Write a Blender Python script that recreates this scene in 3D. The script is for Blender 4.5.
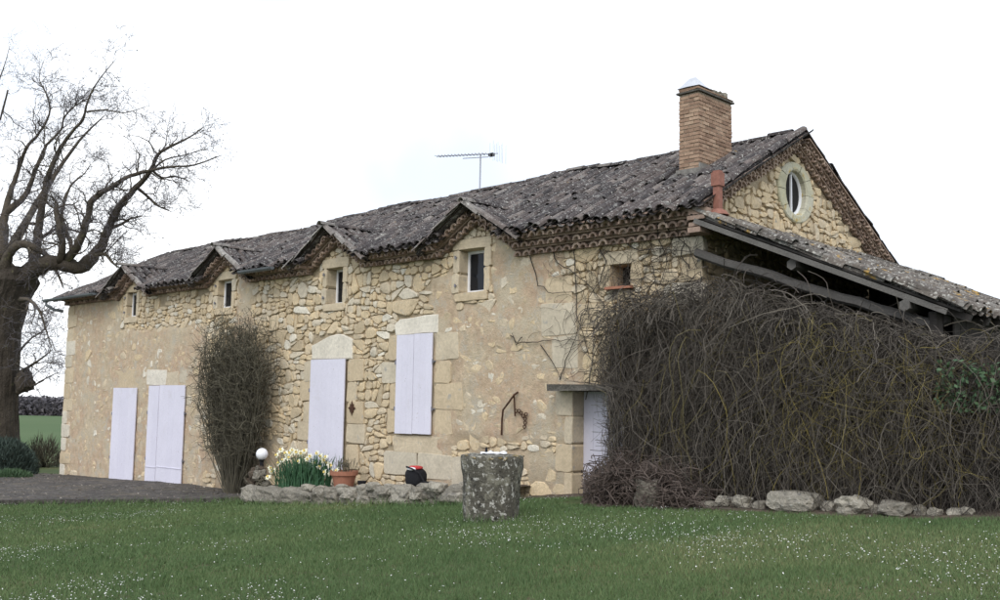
import bpy, math, random
import numpy as np
from mathutils import Vector, Matrix, noise as mnoise
random.seed(7); rng = np.random.default_rng(7)
R = math.radians
for o in list(bpy.data.objects): bpy.data.objects.remove(o)
S = bpy.context.scene
COL = S.collection

# ------------------------------------------------------------------ camera
# house frame: x along the front wall (0 = right corner), y into the house, z up (0 = sill of the right door)
CAM = np.array([8.40, -13.03, 1.447]); FPX = 1020.0
def cam_axes(hy=403., roll=R(.9), vpx=-560.):
    p = math.atan((hy-300)/FPX)
    up = np.array([0, -math.cos(p), math.sin(p)]); c, s = math.cos(roll), math.sin(roll)
    up = np.array([[c, -s, 0], [s, c, 0], [0, 0, 1]]) @ up
    dx = (vpx-500)/FPX; dy = -(up[0]*dx+up[2])/up[1]
    X = -np.array([dx, dy, 1.]); X /= np.linalg.norm(X)
    return np.array([X, np.cross(up, X), up])
MC = cam_axes()
cam = bpy.data.cameras.new('camera'); camo = bpy.data.objects.new('camera', cam); COL.objects.link(camo)
rt, upv, bk = MC @ np.array([1., 0, 0]), MC @ np.array([0, -1., 0]), MC @ np.array([0, 0, -1.])
m4 = Matrix.Identity(4)
for i in range(3):
    m4[i][0], m4[i][1], m4[i][2], m4[i][3] = rt[i], upv[i], bk[i], CAM[i]
camo.matrix_world = m4
cam.sensor_width = 36; cam.sensor_fit = 'HORIZONTAL'; cam.lens = FPX/1000*36
cam.clip_start = .1; cam.clip_end = 6000
S.camera = camo

# ------------------------------------------------------------------ sky, sun, exposure
W = bpy.data.worlds.new('World'); S.world = W; W.use_nodes = True
nt = W.node_tree; nt.nodes.clear()
SUN_EL, SUN_AZ = R(46), R(146)
sky = nt.nodes.new('ShaderNodeTexSky'); sky.sky_type = 'NISHITA'; sky.sun_disc = False
sky.sun_elevation = SUN_EL; sky.sun_rotation = SUN_AZ; sky.dust_density = 4; sky.air_density = 1
tc = nt.nodes.new('ShaderNodeTexCoord')
cl = nt.nodes.new('ShaderNodeTexNoise'); cl.inputs['Scale'].default_value = 1.6; cl.inputs['Detail'].default_value = 5
nt.links.new(tc.outputs['Generated'], cl.inputs['Vector'])
cr = nt.nodes.new('ShaderNodeValToRGB')
cr.color_ramp.elements[0].position = .44; cr.color_ramp.elements[0].color = (6.2, 6.9, 8.0, 1)
cr.color_ramp.elements[1].position = .60; cr.color_ramp.elements[1].color = (10.2, 10.4, 10.7, 1)
nt.links.new(cl.outputs['Fac'], cr.inputs['Fac'])
mx = nt.nodes.new('ShaderNodeMix'); mx.data_type = 'RGBA'; mx.inputs['Factor'].default_value = .9   # cloud deck over the clear sky
nt.links.new(sky.outputs['Color'], mx.inputs['A']); nt.links.new(cr.outputs['Color'], mx.inputs['B'])
bg = nt.nodes.new('ShaderNodeBackground'); bg.inputs['Strength'].default_value = .105
wo = nt.nodes.new('ShaderNodeOutputWorld')
nt.links.new(mx.outputs['Result'], bg.inputs['Color']); nt.links.new(bg.outputs['Background'], wo.inputs['Surface'])
sl = bpy.data.lights.new('sun', 'SUN'); sl.energy = 1.1; sl.angle = R(30); sl.color = (1, .965, .91)
so = bpy.data.objects.new('sun', sl); COL.objects.link(so)
# direction to the sun: in front of the facade, a little to the right
sd = Vector((math.sin(SUN_AZ)*math.cos(SUN_EL), math.cos(SUN_AZ)*math.cos(SUN_EL), math.sin(SUN_EL)))
so.rotation_euler = sd.to_track_quat('Z', 'Y').to_euler()
S.view_settings.view_transform = 'Standard'; S.view_settings.look = 'None'
S.view_settings.exposure = .62; S.view_settings.gamma = 1

# ------------------------------------------------------------------ pixel -> place
def ray(p): return MC @ np.array([(p[0]-500)/FPX, (p[1]-300)/FPX, 1.])
def PY(px, py, y): r = ray((px, py)); return CAM + r*(y-CAM[1])/r[1]
def PX(px, py, x=0.): r = ray((px, py)); return CAM + r*(x-CAM[0])/r[0]
def PZ(px, py, z): r = ray((px, py)); return CAM + r*(z-CAM[2])/r[2]
def PD(px, py, d): return CAM + ray((px, py))*d
def depth_of(q): return (MC.T @ (np.asarray(q, float)-CAM))[2]

# ------------------------------------------------------------------ helpers
def vnoise(x, y, seed=0):
    x = np.asarray(x, float); y = np.asarray(y, float)
    xi = np.floor(x).astype(np.int64); yi = np.floor(y).astype(np.int64); xf = x-xi; yf = y-yi
    def h(a, b):
        n = (a*374761393 + b*668265263 + seed*974711) & 0x7fffffff
        n = ((n ^ (n >> 13))*1274126177) & 0x7fffffff
        return ((n ^ (n >> 16)) & 0xffff)/65535.
    u = xf*xf*(3-2*xf); v = yf*yf*(3-2*yf)
    return (h(xi, yi)*(1-u)+h(xi+1, yi)*u)*(1-v) + (h(xi, yi+1)*(1-u)+h(xi+1, yi+1)*u)*v
def fnoise(x, y, seed=0, oct=4):
    s = 0; a = .5; t = 0
    for i in range(oct):
        s = s + a*vnoise(np.asarray(x)*2**i, np.asarray(y)*2**i, seed+i*17); t += a; a *= .55
    return s/t
def sstep(a, b, x): t = np.clip((np.asarray(x, float)-a)/(b-a), 0, 1); return t*t*(3-2*t)

def fast_mesh(name, verts, faces, tint=None, smooth=False, extra=None):
    """verts (N,3) array, faces (M,k) array or list of tuples."""
    me = bpy.data.meshes.new(name)
    v = np.asarray(verts, np.float32).reshape(-1, 3)
    if isinstance(faces, np.ndarray):
        k = faces.shape[1]; idx = faces.ravel().astype(np.int32); n = len(faces)
        start = np.arange(n, dtype=np.int32)*k
    else:
        n = len(faces); ln = np.array([len(f) for f in faces], np.int32)
        idx = np.fromiter((i for f in faces for i in f), np.int32); start = np.concatenate([[0], np.cumsum(ln)[:-1]]).astype(np.int32)
    me.vertices.add(len(v)); me.vertices.foreach_set('co', v.ravel())
    me.loops.add(len(idx)); me.loops.foreach_set('vertex_index', idx)
    me.polygons.add(n); me.polygons.foreach_set('loop_start', start)
    if tint is not None:
        a = me.attributes.new('tint', 'FLOAT', 'POINT'); a.data.foreach_set('value', np.asarray(tint, np.float32))
    if extra is not None:
        a = me.attributes.new('extra', 'FLOAT', 'POINT'); a.data.foreach_set('value', np.asarray(extra, np.float32))
    me.update(calc_edges=True); me.validate()
    me.polygons.foreach_set('use_smooth', np.full(len(me.polygons), bool(smooth))); me.update()
    return me
def link(name, me, mat=None, parent=None, kind=None):
    o = bpy.data.objects.new(name, me); COL.objects.link(o)
    if mat is not None and me is not None and not me.materials: me.materials.append(mat)
    if parent: o.parent = parent
    if kind: o['kind'] = kind
    return o
def empty(name, loc=(0, 0, 0)):
    o = bpy.data.objects.new(name, None); COL.objects.link(o); o.location = loc; o.empty_display_size = .2; return o
def tag(o, label, cat=None, group=None, kind=None):
    o['label'] = label
    if cat: o['category'] = cat
    if group: o['group'] = group
    if kind: o['kind'] = kind
    return o

class MB:
    def __init__(s): s.v = []; s.f = []; s.t = []
    def add(s, vs, fs, tint=.5):
        b = len(s.v); s.v += [tuple(q) for q in vs]; s.f += [tuple(i+b for i in f) for f in fs]; s.t += [tint]*len(vs); return s
    def box(s, lo, hi, tint=.5, jit=0.):
        (a, b, c), (d, e, f) = lo, hi
        vs = [(x, y, z) for x in (a, d) for y in (b, e) for z in (c, f)]
        if jit: vs = [(x+random.uniform(-jit, jit), y+random.uniform(-jit, jit), z+random.uniform(-jit, jit)) for x, y, z in vs]
        return s.add(vs, [(0, 1, 3, 2), (4, 6, 7, 5), (0, 4, 5, 1), (2, 3, 7, 6), (0, 2, 6, 4), (1, 5, 7, 3)], tint)
    def obox(s, c, ax, half, tint=.5):
        c = np.asarray(c, float); ax = [np.asarray(a, float) for a in ax]
        vs = [c+i*ax[0]*half[0]+j*ax[1]*half[1]+k*ax[2]*half[2] for i in (-1, 1) for j in (-1, 1) for k in (-1, 1)]
        return s.add(vs, [(0, 1, 3, 2), (4, 6, 7, 5), (0, 4, 5, 1), (2, 3, 7, 6), (0, 2, 6, 4), (1, 5, 7, 3)], tint)
    def tube(s, pts, rad, n=8, tint=.5, caps=True):
        pts = [np.asarray(p, float) for p in pts]
        if not hasattr(rad, '__len__'): rad = [rad]*len(pts)
        rings = []; pv = None
        for i, p in enumerate(pts):
            t = pts[min(i+1, len(pts)-1)]-pts[max(i-1, 0)]; t = t/(np.linalg.norm(t)+1e-9)
            if pv is None:
                pv = np.cross(t, [0, 0, 1.]) if abs(t[2]) < .9 else np.cross(t, [1., 0, 0])
            pv = pv-t*np.dot(pv, t); pv /= np.linalg.norm(pv)+1e-9; q = np.cross(t, pv)
            rings.append([p+rad[i]*(math.cos(2*math.pi*k/n)*pv+math.sin(2*math.pi*k/n)*q) for k in range(n)])
        vs = [v for r in rings for v in r]; fs = []
        for i in range(len(pts)-1):
            for k in range(n):
                a = i*n+k; b = i*n+(k+1) % n; fs.append((a, b, b+n, a+n))
        if caps: fs.append(tuple(range(n))[::-1]); fs.append(tuple((len(pts)-1)*n+k for k in range(n)))
        return s.add(vs, fs, tint)
    def lathe(s, c, prof, n=20, tint=.5):
        vs = []; fs = []
        for (r, z) in prof:
            vs += [(c[0]+r*math.cos(2*math.pi*k/n), c[1]+r*math.sin(2*math.pi*k/n), c[2]+z) for k in range(n)]
        for i in range(len(prof)-1):
            for k in range(n):
                a = i*n+k; b = i*n+(k+1) % n; fs.append((a, b, b+n, a+n))
        return s.add(vs, fs, tint)
    def mesh(s, name, smooth=False): return fast_mesh(name, np.array(s.v), s.f, s.t, smooth)
    def build(s, name, mat, parent=None, smooth=False, kind=None): return link(name, s.mesh(name, smooth), mat, parent, kind)

def tubes(paths, radii, sides=3, tint=None, name='tubes'):
    """paths (N,S,3), radii (N,S) -> verts, faces, tint"""
    N, Sg, _ = paths.shape
    t = np.empty_like(paths); t[:, 1:-1] = paths[:, 2:]-paths[:, :-2]; t[:, 0] = paths[:, 1]-paths[:, 0]; t[:, -1] = paths[:, -1]-paths[:, -2]
    t /= np.linalg.norm(t, axis=2, keepdims=True)+1e-9
    ref = rng.normal(size=(N, 1, 3)); u = np.cross(t, np.broadcast_to(ref, t.shape)); u /= np.linalg.norm(u, axis=2, keepdims=True)+1e-9
    w = np.cross(t, u); vs = []
    for k in range(sides):
        a = 2*math.pi*k/sides; vs.append(paths+radii[..., None]*(math.cos(a)*u+math.sin(a)*w))
    V = np.stack(vs, 2).reshape(-1, 3)
    base = (np.arange(N)[:, None, None]*Sg+np.arange(Sg-1)[None, :, None])*sides
    k = np.arange(sides)[None, None, :]; k2 = (k+1) % sides
    F = np.stack([base+k, base+k2, base+sides+k2, base+sides+k], -1).reshape(-1, 4)
    T = np.repeat(tint if tint is not None else rng.random(N), Sg*sides)
    return V, F, T

# ------------------------------------------------------------------ materials
def newmat(name):
    m = bpy.data.materials.new(name); m.use_nodes = True; t = m.node_tree
    b = t.nodes['Principled BSDF']; b.inputs['Specular IOR Level'].default_value = .25
    return m, t, b
def node(t, typ, **kw):
    n = t.nodes.new(typ)
    for k, v in kw.items(): setattr(n, k, v)
    return n
def noise_tex(t, scale, detail=4, rough=.6, vec=None):
    n = node(t, 'ShaderNodeTexNoise'); n.inputs['Scale'].default_value = scale; n.inputs['Detail'].default_value = detail; n.inputs['Roughness'].default_value = rough
    t.links.new(vec if vec is not None else pos(t), n.inputs['Vector']); return n.outputs['Fac']
def pos(t):
    for n in t.nodes:
        if n.bl_idname == 'ShaderNodeNewGeometry': return n.outputs['Position']
    return node(t, 'ShaderNodeNewGeometry').outputs['Position']
def ramp(t, fac, stops):
    n = node(t, 'ShaderNodeValToRGB'); e = n.color_ramp.elements
    while len(e) < len(stops): e.new(.5)
    for el, (p, c) in zip(e, stops): el.position = p; el.color = (*c, 1) if len(c) == 3 else c
    t.links.new(fac, n.inputs['Fac']); return n.outputs['Color']
def attr(t, name): n = node(t, 'ShaderNodeAttribute'); n.attribute_name = name; return n.outputs['Fac']
def mixc(t, fac, a, b, mode='MIX'):
    n = node(t, 'ShaderNodeMix'); n.data_type = 'RGBA'; n.blend_type = mode; n.clamp_factor = True
    for key, val in (('Factor', fac), ('A', a), ('B', b)):
        if isinstance(val, (int, float)): n.inputs[key].default_value = val
        elif isinstance(val, tuple): n.inputs[key].default_value = (*val, 1)
        else: t.links.new(val, n.inputs[key])
    return n.outputs['Result']
def maprange(t, v, a, b, c=0., d=1.):
    n = node(t, 'ShaderNodeMapRange'); t.links.new(v, n.inputs[0])
    for i, q in enumerate((a, b, c, d)): n.inputs[i+1].default_value = q
    return n.outputs[0]
def bump(t, b, h, strength=.4, dist=.02):
    n = node(t, 'ShaderNodeBump'); n.inputs['Strength'].default_value = strength; n.inputs['Distance'].default_value = dist
    t.links.new(h, n.inputs['Height']); t.links.new(n.outputs['Normal'], b.inputs['Normal'])
def gmat(name, stops, noise=((9, .35),), rough=.9, bmp=(60, .3, .01), lichen=None, spots=None):
    """tint attribute -> colour ramp, multiplied by a few noises; lichen = list of (scale, lo, hi, colour)"""
    m, t, b = newmat(name)
    c = ramp(t, attr(t, 'tint'), stops) if len(stops) > 1 else None
    if c is None:
        n = node(t, 'ShaderNodeRGB'); n.outputs[0].default_value = (*stops[0][1], 1); c = n.outputs[0]
    for (sc, amt) in noise:
        f = noise_tex(t, sc, 5); g = ramp(t, f, [(.25, (1-amt,)*3), (.75, (1+amt,)*3)])
        c = mixc(t, 1., c, g, 'MULTIPLY')
    for (sc, lo, hi, col) in (lichen or ()):
        f = noise_tex(t, sc, 4, .65); c = mixc(t, maprange(t, f, lo, hi), c, col)
    t.links.new(c, b.inputs['Base Color']); b.inputs['Roughness'].default_value = rough
    if bmp: bump(t, b, noise_tex(t, bmp[0], 5), bmp[1], bmp[2])
    return m
M = {}
M['stone'] = gmat('rubble_limestone', [(0, (.39, .315, .215)), (.2, (.52, .425, .29)), (.42, (.62, .495, .32)), (.6, (.57, .48, .35)), (.78, (.60, .55, .45)), (1, (.71, .665, .565))],
                  noise=((3, .18), (22, .2), (70, .12)), bmp=(45, .5, .015), lichen=[(6, .62, .72, (.30, .29, .26)), (14, .62, .70, (.57, .54, .46)), (34, .64, .70, (.26, .21, .15))])
M['block'] = gmat('dressed_limestone', [(0, (.46, .37, .25)), (.4, (.55, .45, .31)), (.7, (.53, .475, .375)), (1, (.69, .645, .555))],
                  noise=((2.5, .15), (18, .15), (80, .1)), bmp=(50, .35, .01), lichen=[(5, .6, .72, (.36, .34, .30)), (25, .68, .74, (.28, .25, .2))])
def mat_mortar():
    m, t, b = newmat('lime_render')
    n1 = noise_tex(t, 1.1, 5); n2 = noise_tex(t, 7, 6, .65); n3 = noise_tex(t, 30, 4)
    joint = ramp(t, n2, [(.3, (.33, .265, .18)), (.7, (.47, .385, .27))])
    plas = ramp(t, n1, [(.34, (.52, .375, .265)), (.5, (.54, .415, .29)), (.64, (.55, .46, .33))])
    pl2 = mixc(t, 1., plas, ramp(t, n2, [(.3, (.74,)*3), (.7, (1.16,)*3)]), 'MULTIPLY')
    pl2 = mixc(t, maprange(t, noise_tex(t, .9, 5, .7), .50, .62), pl2, (.53, .455, .335))
    pl2 = mixc(t, maprange(t, noise_tex(t, 2.6, 6, .75), .51, .63), pl2, (.48, .43, .345))
    pl2 = mixc(t, maprange(t, noise_tex(t, 5.3, 6, .75), .57, .64), pl2, (.50, .40, .26))
    pl2 = mixc(t, maprange(t, noise_tex(t, 11, 5, .7), .61, .67), pl2, (.60, .555, .47))
    pl2 = mixc(t, maprange(t, n3, .64, .72), pl2, (.25, .19, .13))
    c = mixc(t, attr(t, 'tint'), joint, pl2)
    t.links.new(c, b.inputs['Base Color']); b.inputs['Roughness'].default_value = .95
    bump(t, b, noise_tex(t, 22, 8, .75), .9, .03); return m
M['mortar'] = mat_mortar()
M['tile'] = gmat('weathered_canal_tile', [(0, (.038, .034, .035)), (.35, (.066, .057, .056)), (.65, (.092, .076, .071)), (.88, (.135, .112, .102)), (1, (.26, .245, .225))],
                 noise=((5, .35), (30, .3)), bmp=(40, .6, .012), lichen=[(7, .57, .66, (.19, .185, .175)), (17, .60, .66, (.035, .032, .032)), (24, .60, .65, (.44, .43, .40)), (4.2, .70, .75, (.30, .21, .09))])
M['tile_old'] = gmat('lichen_canal_tile', [(0, (.07, .063, .057)), (.5, (.115, .10, .088)), (1, (.19, .165, .14))],
                 noise=((5, .35), (30, .3)), bmp=(40, .6, .012), lichen=[(7, .54, .63, (.20, .19, .175)), (22, .57, .63, (.42, .41, .37)), (3.4, .60, .66, (.36, .23, .07))])
M['deck'] = gmat('roof_underlay', [(0, (.05, .043, .04))], bmp=None)
M['cornice'] = gmat('terracotta_cornice', [(0, (.20, .145, .118)), (.5, (.31, .225, .18)), (1, (.42, .325, .26))], noise=((6, .3), (35, .2)), bmp=(50, .4, .01), lichen=[(12, .62, .7, (.25, .22, .18))])
M['fill'] = gmat('cornice_mortar', [(0, (.20, .155, .125))], noise=((15, .3),), bmp=None)
M['brick'] = gmat('chimney_brick', [(0, (.24, .155, .11)), (.5, (.33, .22, .155)), (1, (.42, .30, .215))], noise=((8, .2), (40, .2)), bmp=(60, .4, .008), lichen=[(12, .66, .74, (.36, .31, .25))])
M['brick_mortar'] = gmat('chimney_mortar', [(0, (.33, .27, .21))], noise=((20, .25),))
M['cement'] = gmat('grey_cement', [(0, (.19, .18, .165))], noise=((8, .35), (40, .3)))
M['shutter'] = gmat('lavender_white_paint', [(0, (.66, .645, .745)), (1, (.685, .67, .765))], noise=((1.2, .05), (20, .04)), rough=.6, bmp=(90, .1, .003), lichen=[(2.2, .60, .78, (.60, .58, .64)), (15, .66, .70, (.42, .39, .38)), (40, .68, .71, (.30, .27, .25))])
M['pvc'] = gmat('white_window_frame', [(0, (.78, .79, .82))], noise=(), rough=.35, bmp=None)
def mat_glass():
    m, t, b = newmat('dark_window_glass'); b.inputs['Base Color'].default_value = (.012, .014, .018, 1); b.inputs['Roughness'].default_value = .06
    b.inputs['Specular IOR Level'].default_value = .28; return m
M['glass'] = mat_glass()
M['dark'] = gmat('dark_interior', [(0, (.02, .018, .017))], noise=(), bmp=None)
M['zinc'] = gmat('grey_zinc', [(0, (.13, .145, .155))], noise=((6, .2),), rough=.5, bmp=None)
M['iron'] = gmat('rusty_iron', [(0, (.07, .035, .022))], noise=((20, .4),), rough=.85)
M['hinge'] = gmat('painted_hinge', [(0, (.20, .20, .23))], noise=((20, .4),), rough=.6)
M['wood'] = gmat('weathered_grey_wood', [(0, (.075, .070, .066)), (1, (.135, .128, .12))], noise=((3, .25), (40, .25)), bmp=(30, .6, .01))
M['darkwood'] = gmat('old_dark_boards', [(0, (.035, .032, .03)), (1, (.06, .054, .05))], noise=((3, .25), (40, .25)), bmp=(30, .5, .01))
M['flue'] = gmat('dull_terracotta', [(0, (.27, .125, .095))], noise=((12, .25),), rough=.85)
M['terracotta'] = gmat('terracotta', [(0, (.32, .135, .085)), (1, (.38, .18, .12))], noise=((12, .2),), rough=.8, bmp=(80, .2, .004))
M['oculus'] = gmat('lichen_ashlar', [(0, (.46, .44, .31)), (1, (.52, .50, .40))], noise=((5, .2), (30, .15)), lichen=[(5, .58, .68, (.45, .34, .13))])
M['bark'] = gmat('tree_bark', [(0, (.052, .043, .035)), (.6, (.10, .083, .064)), (1, (.14, .12, .088))], noise=((4, .35), (25, .35)), bmp=(14, 1., .05), lichen=[(3, .62, .72, (.16, .15, .08))])
M['twig'] = gmat('bare_twigs', [(0, (.085, .077, .082)), (1, (.165, .155, .17))], noise=(), bmp=None)
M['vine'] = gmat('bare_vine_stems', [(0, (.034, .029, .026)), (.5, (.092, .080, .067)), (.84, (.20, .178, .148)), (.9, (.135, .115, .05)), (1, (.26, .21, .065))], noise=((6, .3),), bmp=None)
M['vinebrown'] = gmat('brown_vine_stems', [(0, (.065, .048, .040)), (1, (.155, .125, .11))], noise=((6, .3),), bmp=None)
M['shrub'] = gmat('bare_shrub_stems', [(0, (.055, .050, .038)), (.6, (.105, .096, .070)), (1, (.18, .165, .12))], noise=((6, .3),), bmp=None)
M['leaf'] = gmat('green_leaf', [(0, (.045, .085, .045)), (1, (.09, .15, .075))], noise=(), rough=.6, bmp=None)
M['daff'] = gmat('daffodil_leaf', [(0, (.030, .085, .042)), (1, (.075, .165, .085))], noise=(), rough=.5, bmp=None)
M['petal'] = gmat('cream_petal', [(0, (.76, .76, .58)), (1, (.80, .80, .70))], noise=(), rough=.6, bmp=None)
M['trumpet'] = gmat('yellow_trumpet', [(0, (.80, .66, .24))], noise=(), rough=.6, bmp=None)
M['lavender'] = gmat('grey_green_needles', [(0, (.028, .042, .036)), (1, (.075, .105, .088))], noise=(), bmp=None)
M['rock'] = gmat('grey_lichen_rock', [(0, (.15, .135, .11)), (.6, (.26, .24, .20)), (1, (.38, .35, .29))], noise=((4, .3), (24, .3)), bmp=(18, 1., .06), lichen=[(7, .58, .68, (.17, .16, .145)), (18, .62, .70, (.50, .49, .44))])
M['slab'] = gmat('dark_stone_slab', [(0, (.10, .092, .08))], noise=((8, .4), (30, .3)), bmp=(25, .9, .03), lichen=[(16, .6, .68, (.22, .21, .18))])
M['stump'] = gmat('lichen_stone', [(0, (.10, .093, .075))], noise=((5, .3), (30, .25)), bmp=(20, 1., .03), lichen=[(5, .50, .60, (.20, .19, .15)), (13, .56, .61, (.47, .46, .42)), (26, .60, .66, (.34, .33, .30)), (9, .58, .66, (.035, .032, .028))])
M['ochre'] = gmat('ochre_lichen', [(0, (.20, .14, .05)), (1, (.26, .22, .14))], noise=((20, .4),), lichen=[(20, .52, .62, (.33, .31, .27))])
M['soil'] = gmat('bare_soil', [(0, (.085, .066, .05))], noise=((4, .3), (30, .35)), bmp=(20, .8, .03), lichen=[(22, .62, .68, (.20, .16, .11))])
M['sheet'] = gmat('plastic_film', [(0, (.50, .52, .57))], noise=((14, .15),), rough=.35, bmp=None)
M['white'] = gmat('white_plastic', [(0, (.80, .81, .84))], noise=(), rough=.4, bmp=None)
M['globe'] = gmat('opal_globe', [(0, (.82, .82, .86))], noise=(), rough=.25, bmp=None)
M['black'] = gmat('black_fabric', [(0, (.012, .012, .015))], noise=((30, .3),), rough=.8, bmp=(60, .3, .006))
M['red'] = gmat('red_cloth', [(0, (.45, .05, .05))], noise=(), bmp=None)
M['alu'] = gmat('dull_aluminium', [(0, (.42, .43, .48))], noise=(), rough=.5, bmp=None)
M['daisy'] = gmat('daisy_petals', [(0, (.66, .66, .64))], noise=(), bmp=None)

# ------------------------------------------------------------------ ground
GP = np.array([(-22.5, 0, -.95), (-19, 0, -.86), (-17, 0, -.79), (-15, 0, -.74), (-10.4, -1.2, -.70), (-7, -1.25, -.47), (-3.8, -1.15, -.21), (-2.3, -.1, -.03), (-1.3, -.8, .02),
    (.5, -.8, .08), (1.4, -.8, .15), (2.6, -.8, .2), (3.84, -.8, .25), (5.5, -.8, .42), (-.75, -3.66, -.05), (8.4, -13, -.17), (-13.8, -4.8, -.78), (-12.6, -3.3, -.77),
    (3, -8, -.1), (-3, -9, -.4), (-10, -10, -.75), (-25, -8, -1.0), (-25, 10, -1.05), (-12, 9, -.8), (1, 9, .1), (9, 5, .5), (15, -5, .4), (10, -20, -.2), (-15, -18, -.9), (-38, 0, -1.35), (-34, -18, -1.3)])
def _phi(r): return r*r*np.log(r+1e-6)
_A = np.linalg.norm(GP[:, None, :2]-GP[None, :, :2], axis=2); _n = len(GP)
_K = np.zeros((_n+3, _n+3)); _K[:_n, :_n] = _phi(_A)+np.eye(_n)*.3; _K[:_n, _n] = 1; _K[:_n, _n+1:] = GP[:, :2]; _K[_n:, :_n] = _K[:_n, _n:].T
_w = np.linalg.solve(_K, np.concatenate([GP[:, 2], np.zeros(3)]))
def ground(x, y):
    x = np.asarray(x, float); y = np.asarray(y, float); shp = np.broadcast(x, y).shape
    x = np.broadcast_to(x, shp).ravel(); y = np.broadcast_to(y, shp).ravel()
    r = np.hypot(x[:, None]-GP[None, :, 0], y[:, None]-GP[None, :, 1])
    zn = _phi(r) @ _w[:_n] + _w[_n]+_w[_n+1]*x+_w[_n+2]*y
    d = np.hypot(x+8, y+4); zf = -.9-.0128*d+.5*(fnoise(x/60, y/60, 5)-.5)*np.clip(d/100, 0, 3)
    k = sstep(24, 42, d)
    return (zn*(1-k)+zf*k).reshape(shp)
def g1(x, y): return float(ground(np.array([x]), np.array([y]))[0])
lines = np.concatenate([-np.geomspace(3000, 36, 40), np.arange(-34, 34, .45), np.geomspace(36, 3000, 40)])
gx = lines-6; gy = lines-4
XX, YY = np.meshgrid(gx, gy, indexing='ij'); ZZ = ground(XX, YY)
n1, n2 = XX.shape; ii = (np.arange(n1-1)[:, None]*n2+np.arange(n2-1)[None, :]).ravel()
def mat_ground():
    m, t, b = newmat('lawn_and_field')
    P = pos(t)
    n1_ = noise_tex(t, .45, 4); n2_ = noise_tex(t, 6, 5); n3_ = noise_tex(t, 40, 3)
    c = ramp(t, n1_, [(.3, (.058, .083, .034)), (.55, (.078, .10, .042)), (.7, (.125, .12, .058))])
    c = mixc(t, maprange(t, n2_, .52, .7), c, (.085, .075, .045))
    c = mixc(t, 1., c, ramp(t, n3_, [(.3, (.7,)*3), (.7, (1.25,)*3)]), 'MULTIPLY')
    # the sown field far off
    ln = node(t, 'ShaderNodeVectorMath', operation='DISTANCE'); t.links.new(P, ln.inputs[0]); ln.inputs[1].default_value = (-8, -4, 0)
    fld = ramp(t, noise_tex(t, .02, 4), [(.35, (.070, .112, .048)), (.65, (.088, .128, .058))])
    fld = mixc(t, maprange(t, ln.outputs['Value'], 395, 405), fld, (.20, .16, .10))
    c = mixc(t, maprange(t, ln.outputs['Value'], 38, 48), c, fld)
    t.links.new(c, b.inputs['Base Color']); b.inputs['Roughness'].default_value = 1; b.inputs['Specular IOR Level'].default_value = .1
    return m
M['ground'] = mat_ground()
gobj = link('ground', fast_mesh('ground', np.stack([XX, YY, ZZ], -1).reshape(-1, 3), np.stack([ii, ii+n2, ii+n2+1, ii+1], -1), smooth=True), M['ground'], kind='structure')
tag(gobj, 'mown lawn running out to a green field behind the house')

# terrace of worn tarmac along the left half of the house
def terrace_xr(y): return np.interp(-y, [0, 1.0, 3.3, 5.0, 9, 14], [-10.55, -10.85, -12.55, -13.85, -17, -21])
ty = np.linspace(-.02, -12, 60); tu = np.linspace(0, 1, 70); TV = []
for y in ty:
    xr = float(terrace_xr(y))+.3*(float(vnoise(y*1.7, 3.3))-.5)
    TV.append(np.stack([-23.4+(xr+23.4)*tu, np.full(70, y), np.zeros(70)], -1))
TV = np.array(TV); TV[..., 2] = ground(TV[..., 0], TV[..., 1])+.085+.05*(fnoise(TV[..., 0]*1.3, TV[..., 1]*1.3, 8)-.5)
nv = TV.reshape(-1, 3); a_ = (np.arange(59)[:, None]*70+np.arange(69)[None, :]).ravel()
tf = np.stack([a_, a_+70, a_+71, a_+1], -1).tolist()
def skirt(ids):
    global nv
    b = len(nv); ex = nv[ids].copy(); ex[:, 2] -= .25; nv = np.vstack([nv, ex])
    for i in range(len(ids)-1): tf.append([ids[i], ids[i+1], b+i+1, b+i])
skirt([i*70+69 for i in range(60)]); skirt([i*70 for i in range(60)]); skirt([59*70+i for i in range(70)])
M['tarmac'] = gmat('worn_tarmac', [(0, (.088, .080, .074))], noise=((1.2, .35), (7, .4), (50, .35)), bmp=(9, 1., .08), lichen=[(1.6, .52, .64, (.13, .113, .09)), (5, .57, .63, (.05, .045, .042)), (8, .60, .66, (.23, .21, .185)), (3, .64, .72, (.07, .085, .035))])
tag(link('terrace', fast_mesh('terrace', nv, tf, np.zeros(len(nv))), M['tarmac'], kind='structure'), 'dark worn terrace along the house front')

# ================================================================== HOUSE
XL = -22.35; RID_Y = 2.95; GW = 5.9; RP = .52; SEAT = 6.18
DORM = [-18.16, -13.32, -9.02, -4.80]; DAP = [4.98, 5.03, 5.08, 5.05]; DS = .58
def sag(x): return -.14*sstep(-9.5, -15, x)+.03*np.sin(np.asarray(x)*.9)+.02*np.sin(np.asarray(x)*2.3+1)
def zmain(x, y): return SEAT-RP*abs(RID_Y-y)+float(sag(x))*(1 if abs(RID_Y-y) < 2 else .3+.7*max(0, 1-(abs(RID_Y-y)-2)/1.8))
def topline(x):
    z = np.full(np.shape(x), 4.19)
    for c, a in zip(DORM, DAP): z = np.maximum(z, a-.315-DS*np.abs(np.asarray(x)-c))
    return z
house = tag(empty('stone_farmhouse', (-11, 3, -.4)), 'long stone farmhouse with small wall dormers and a grey canal tile roof', 'house')
HM = house.matrix_basis.copy()
def hp(o):  # parent to the house keeping world placement
    o.parent = house; o.matrix_parent_inverse = Matrix.Translation((11, -3, .4)); return o

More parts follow.
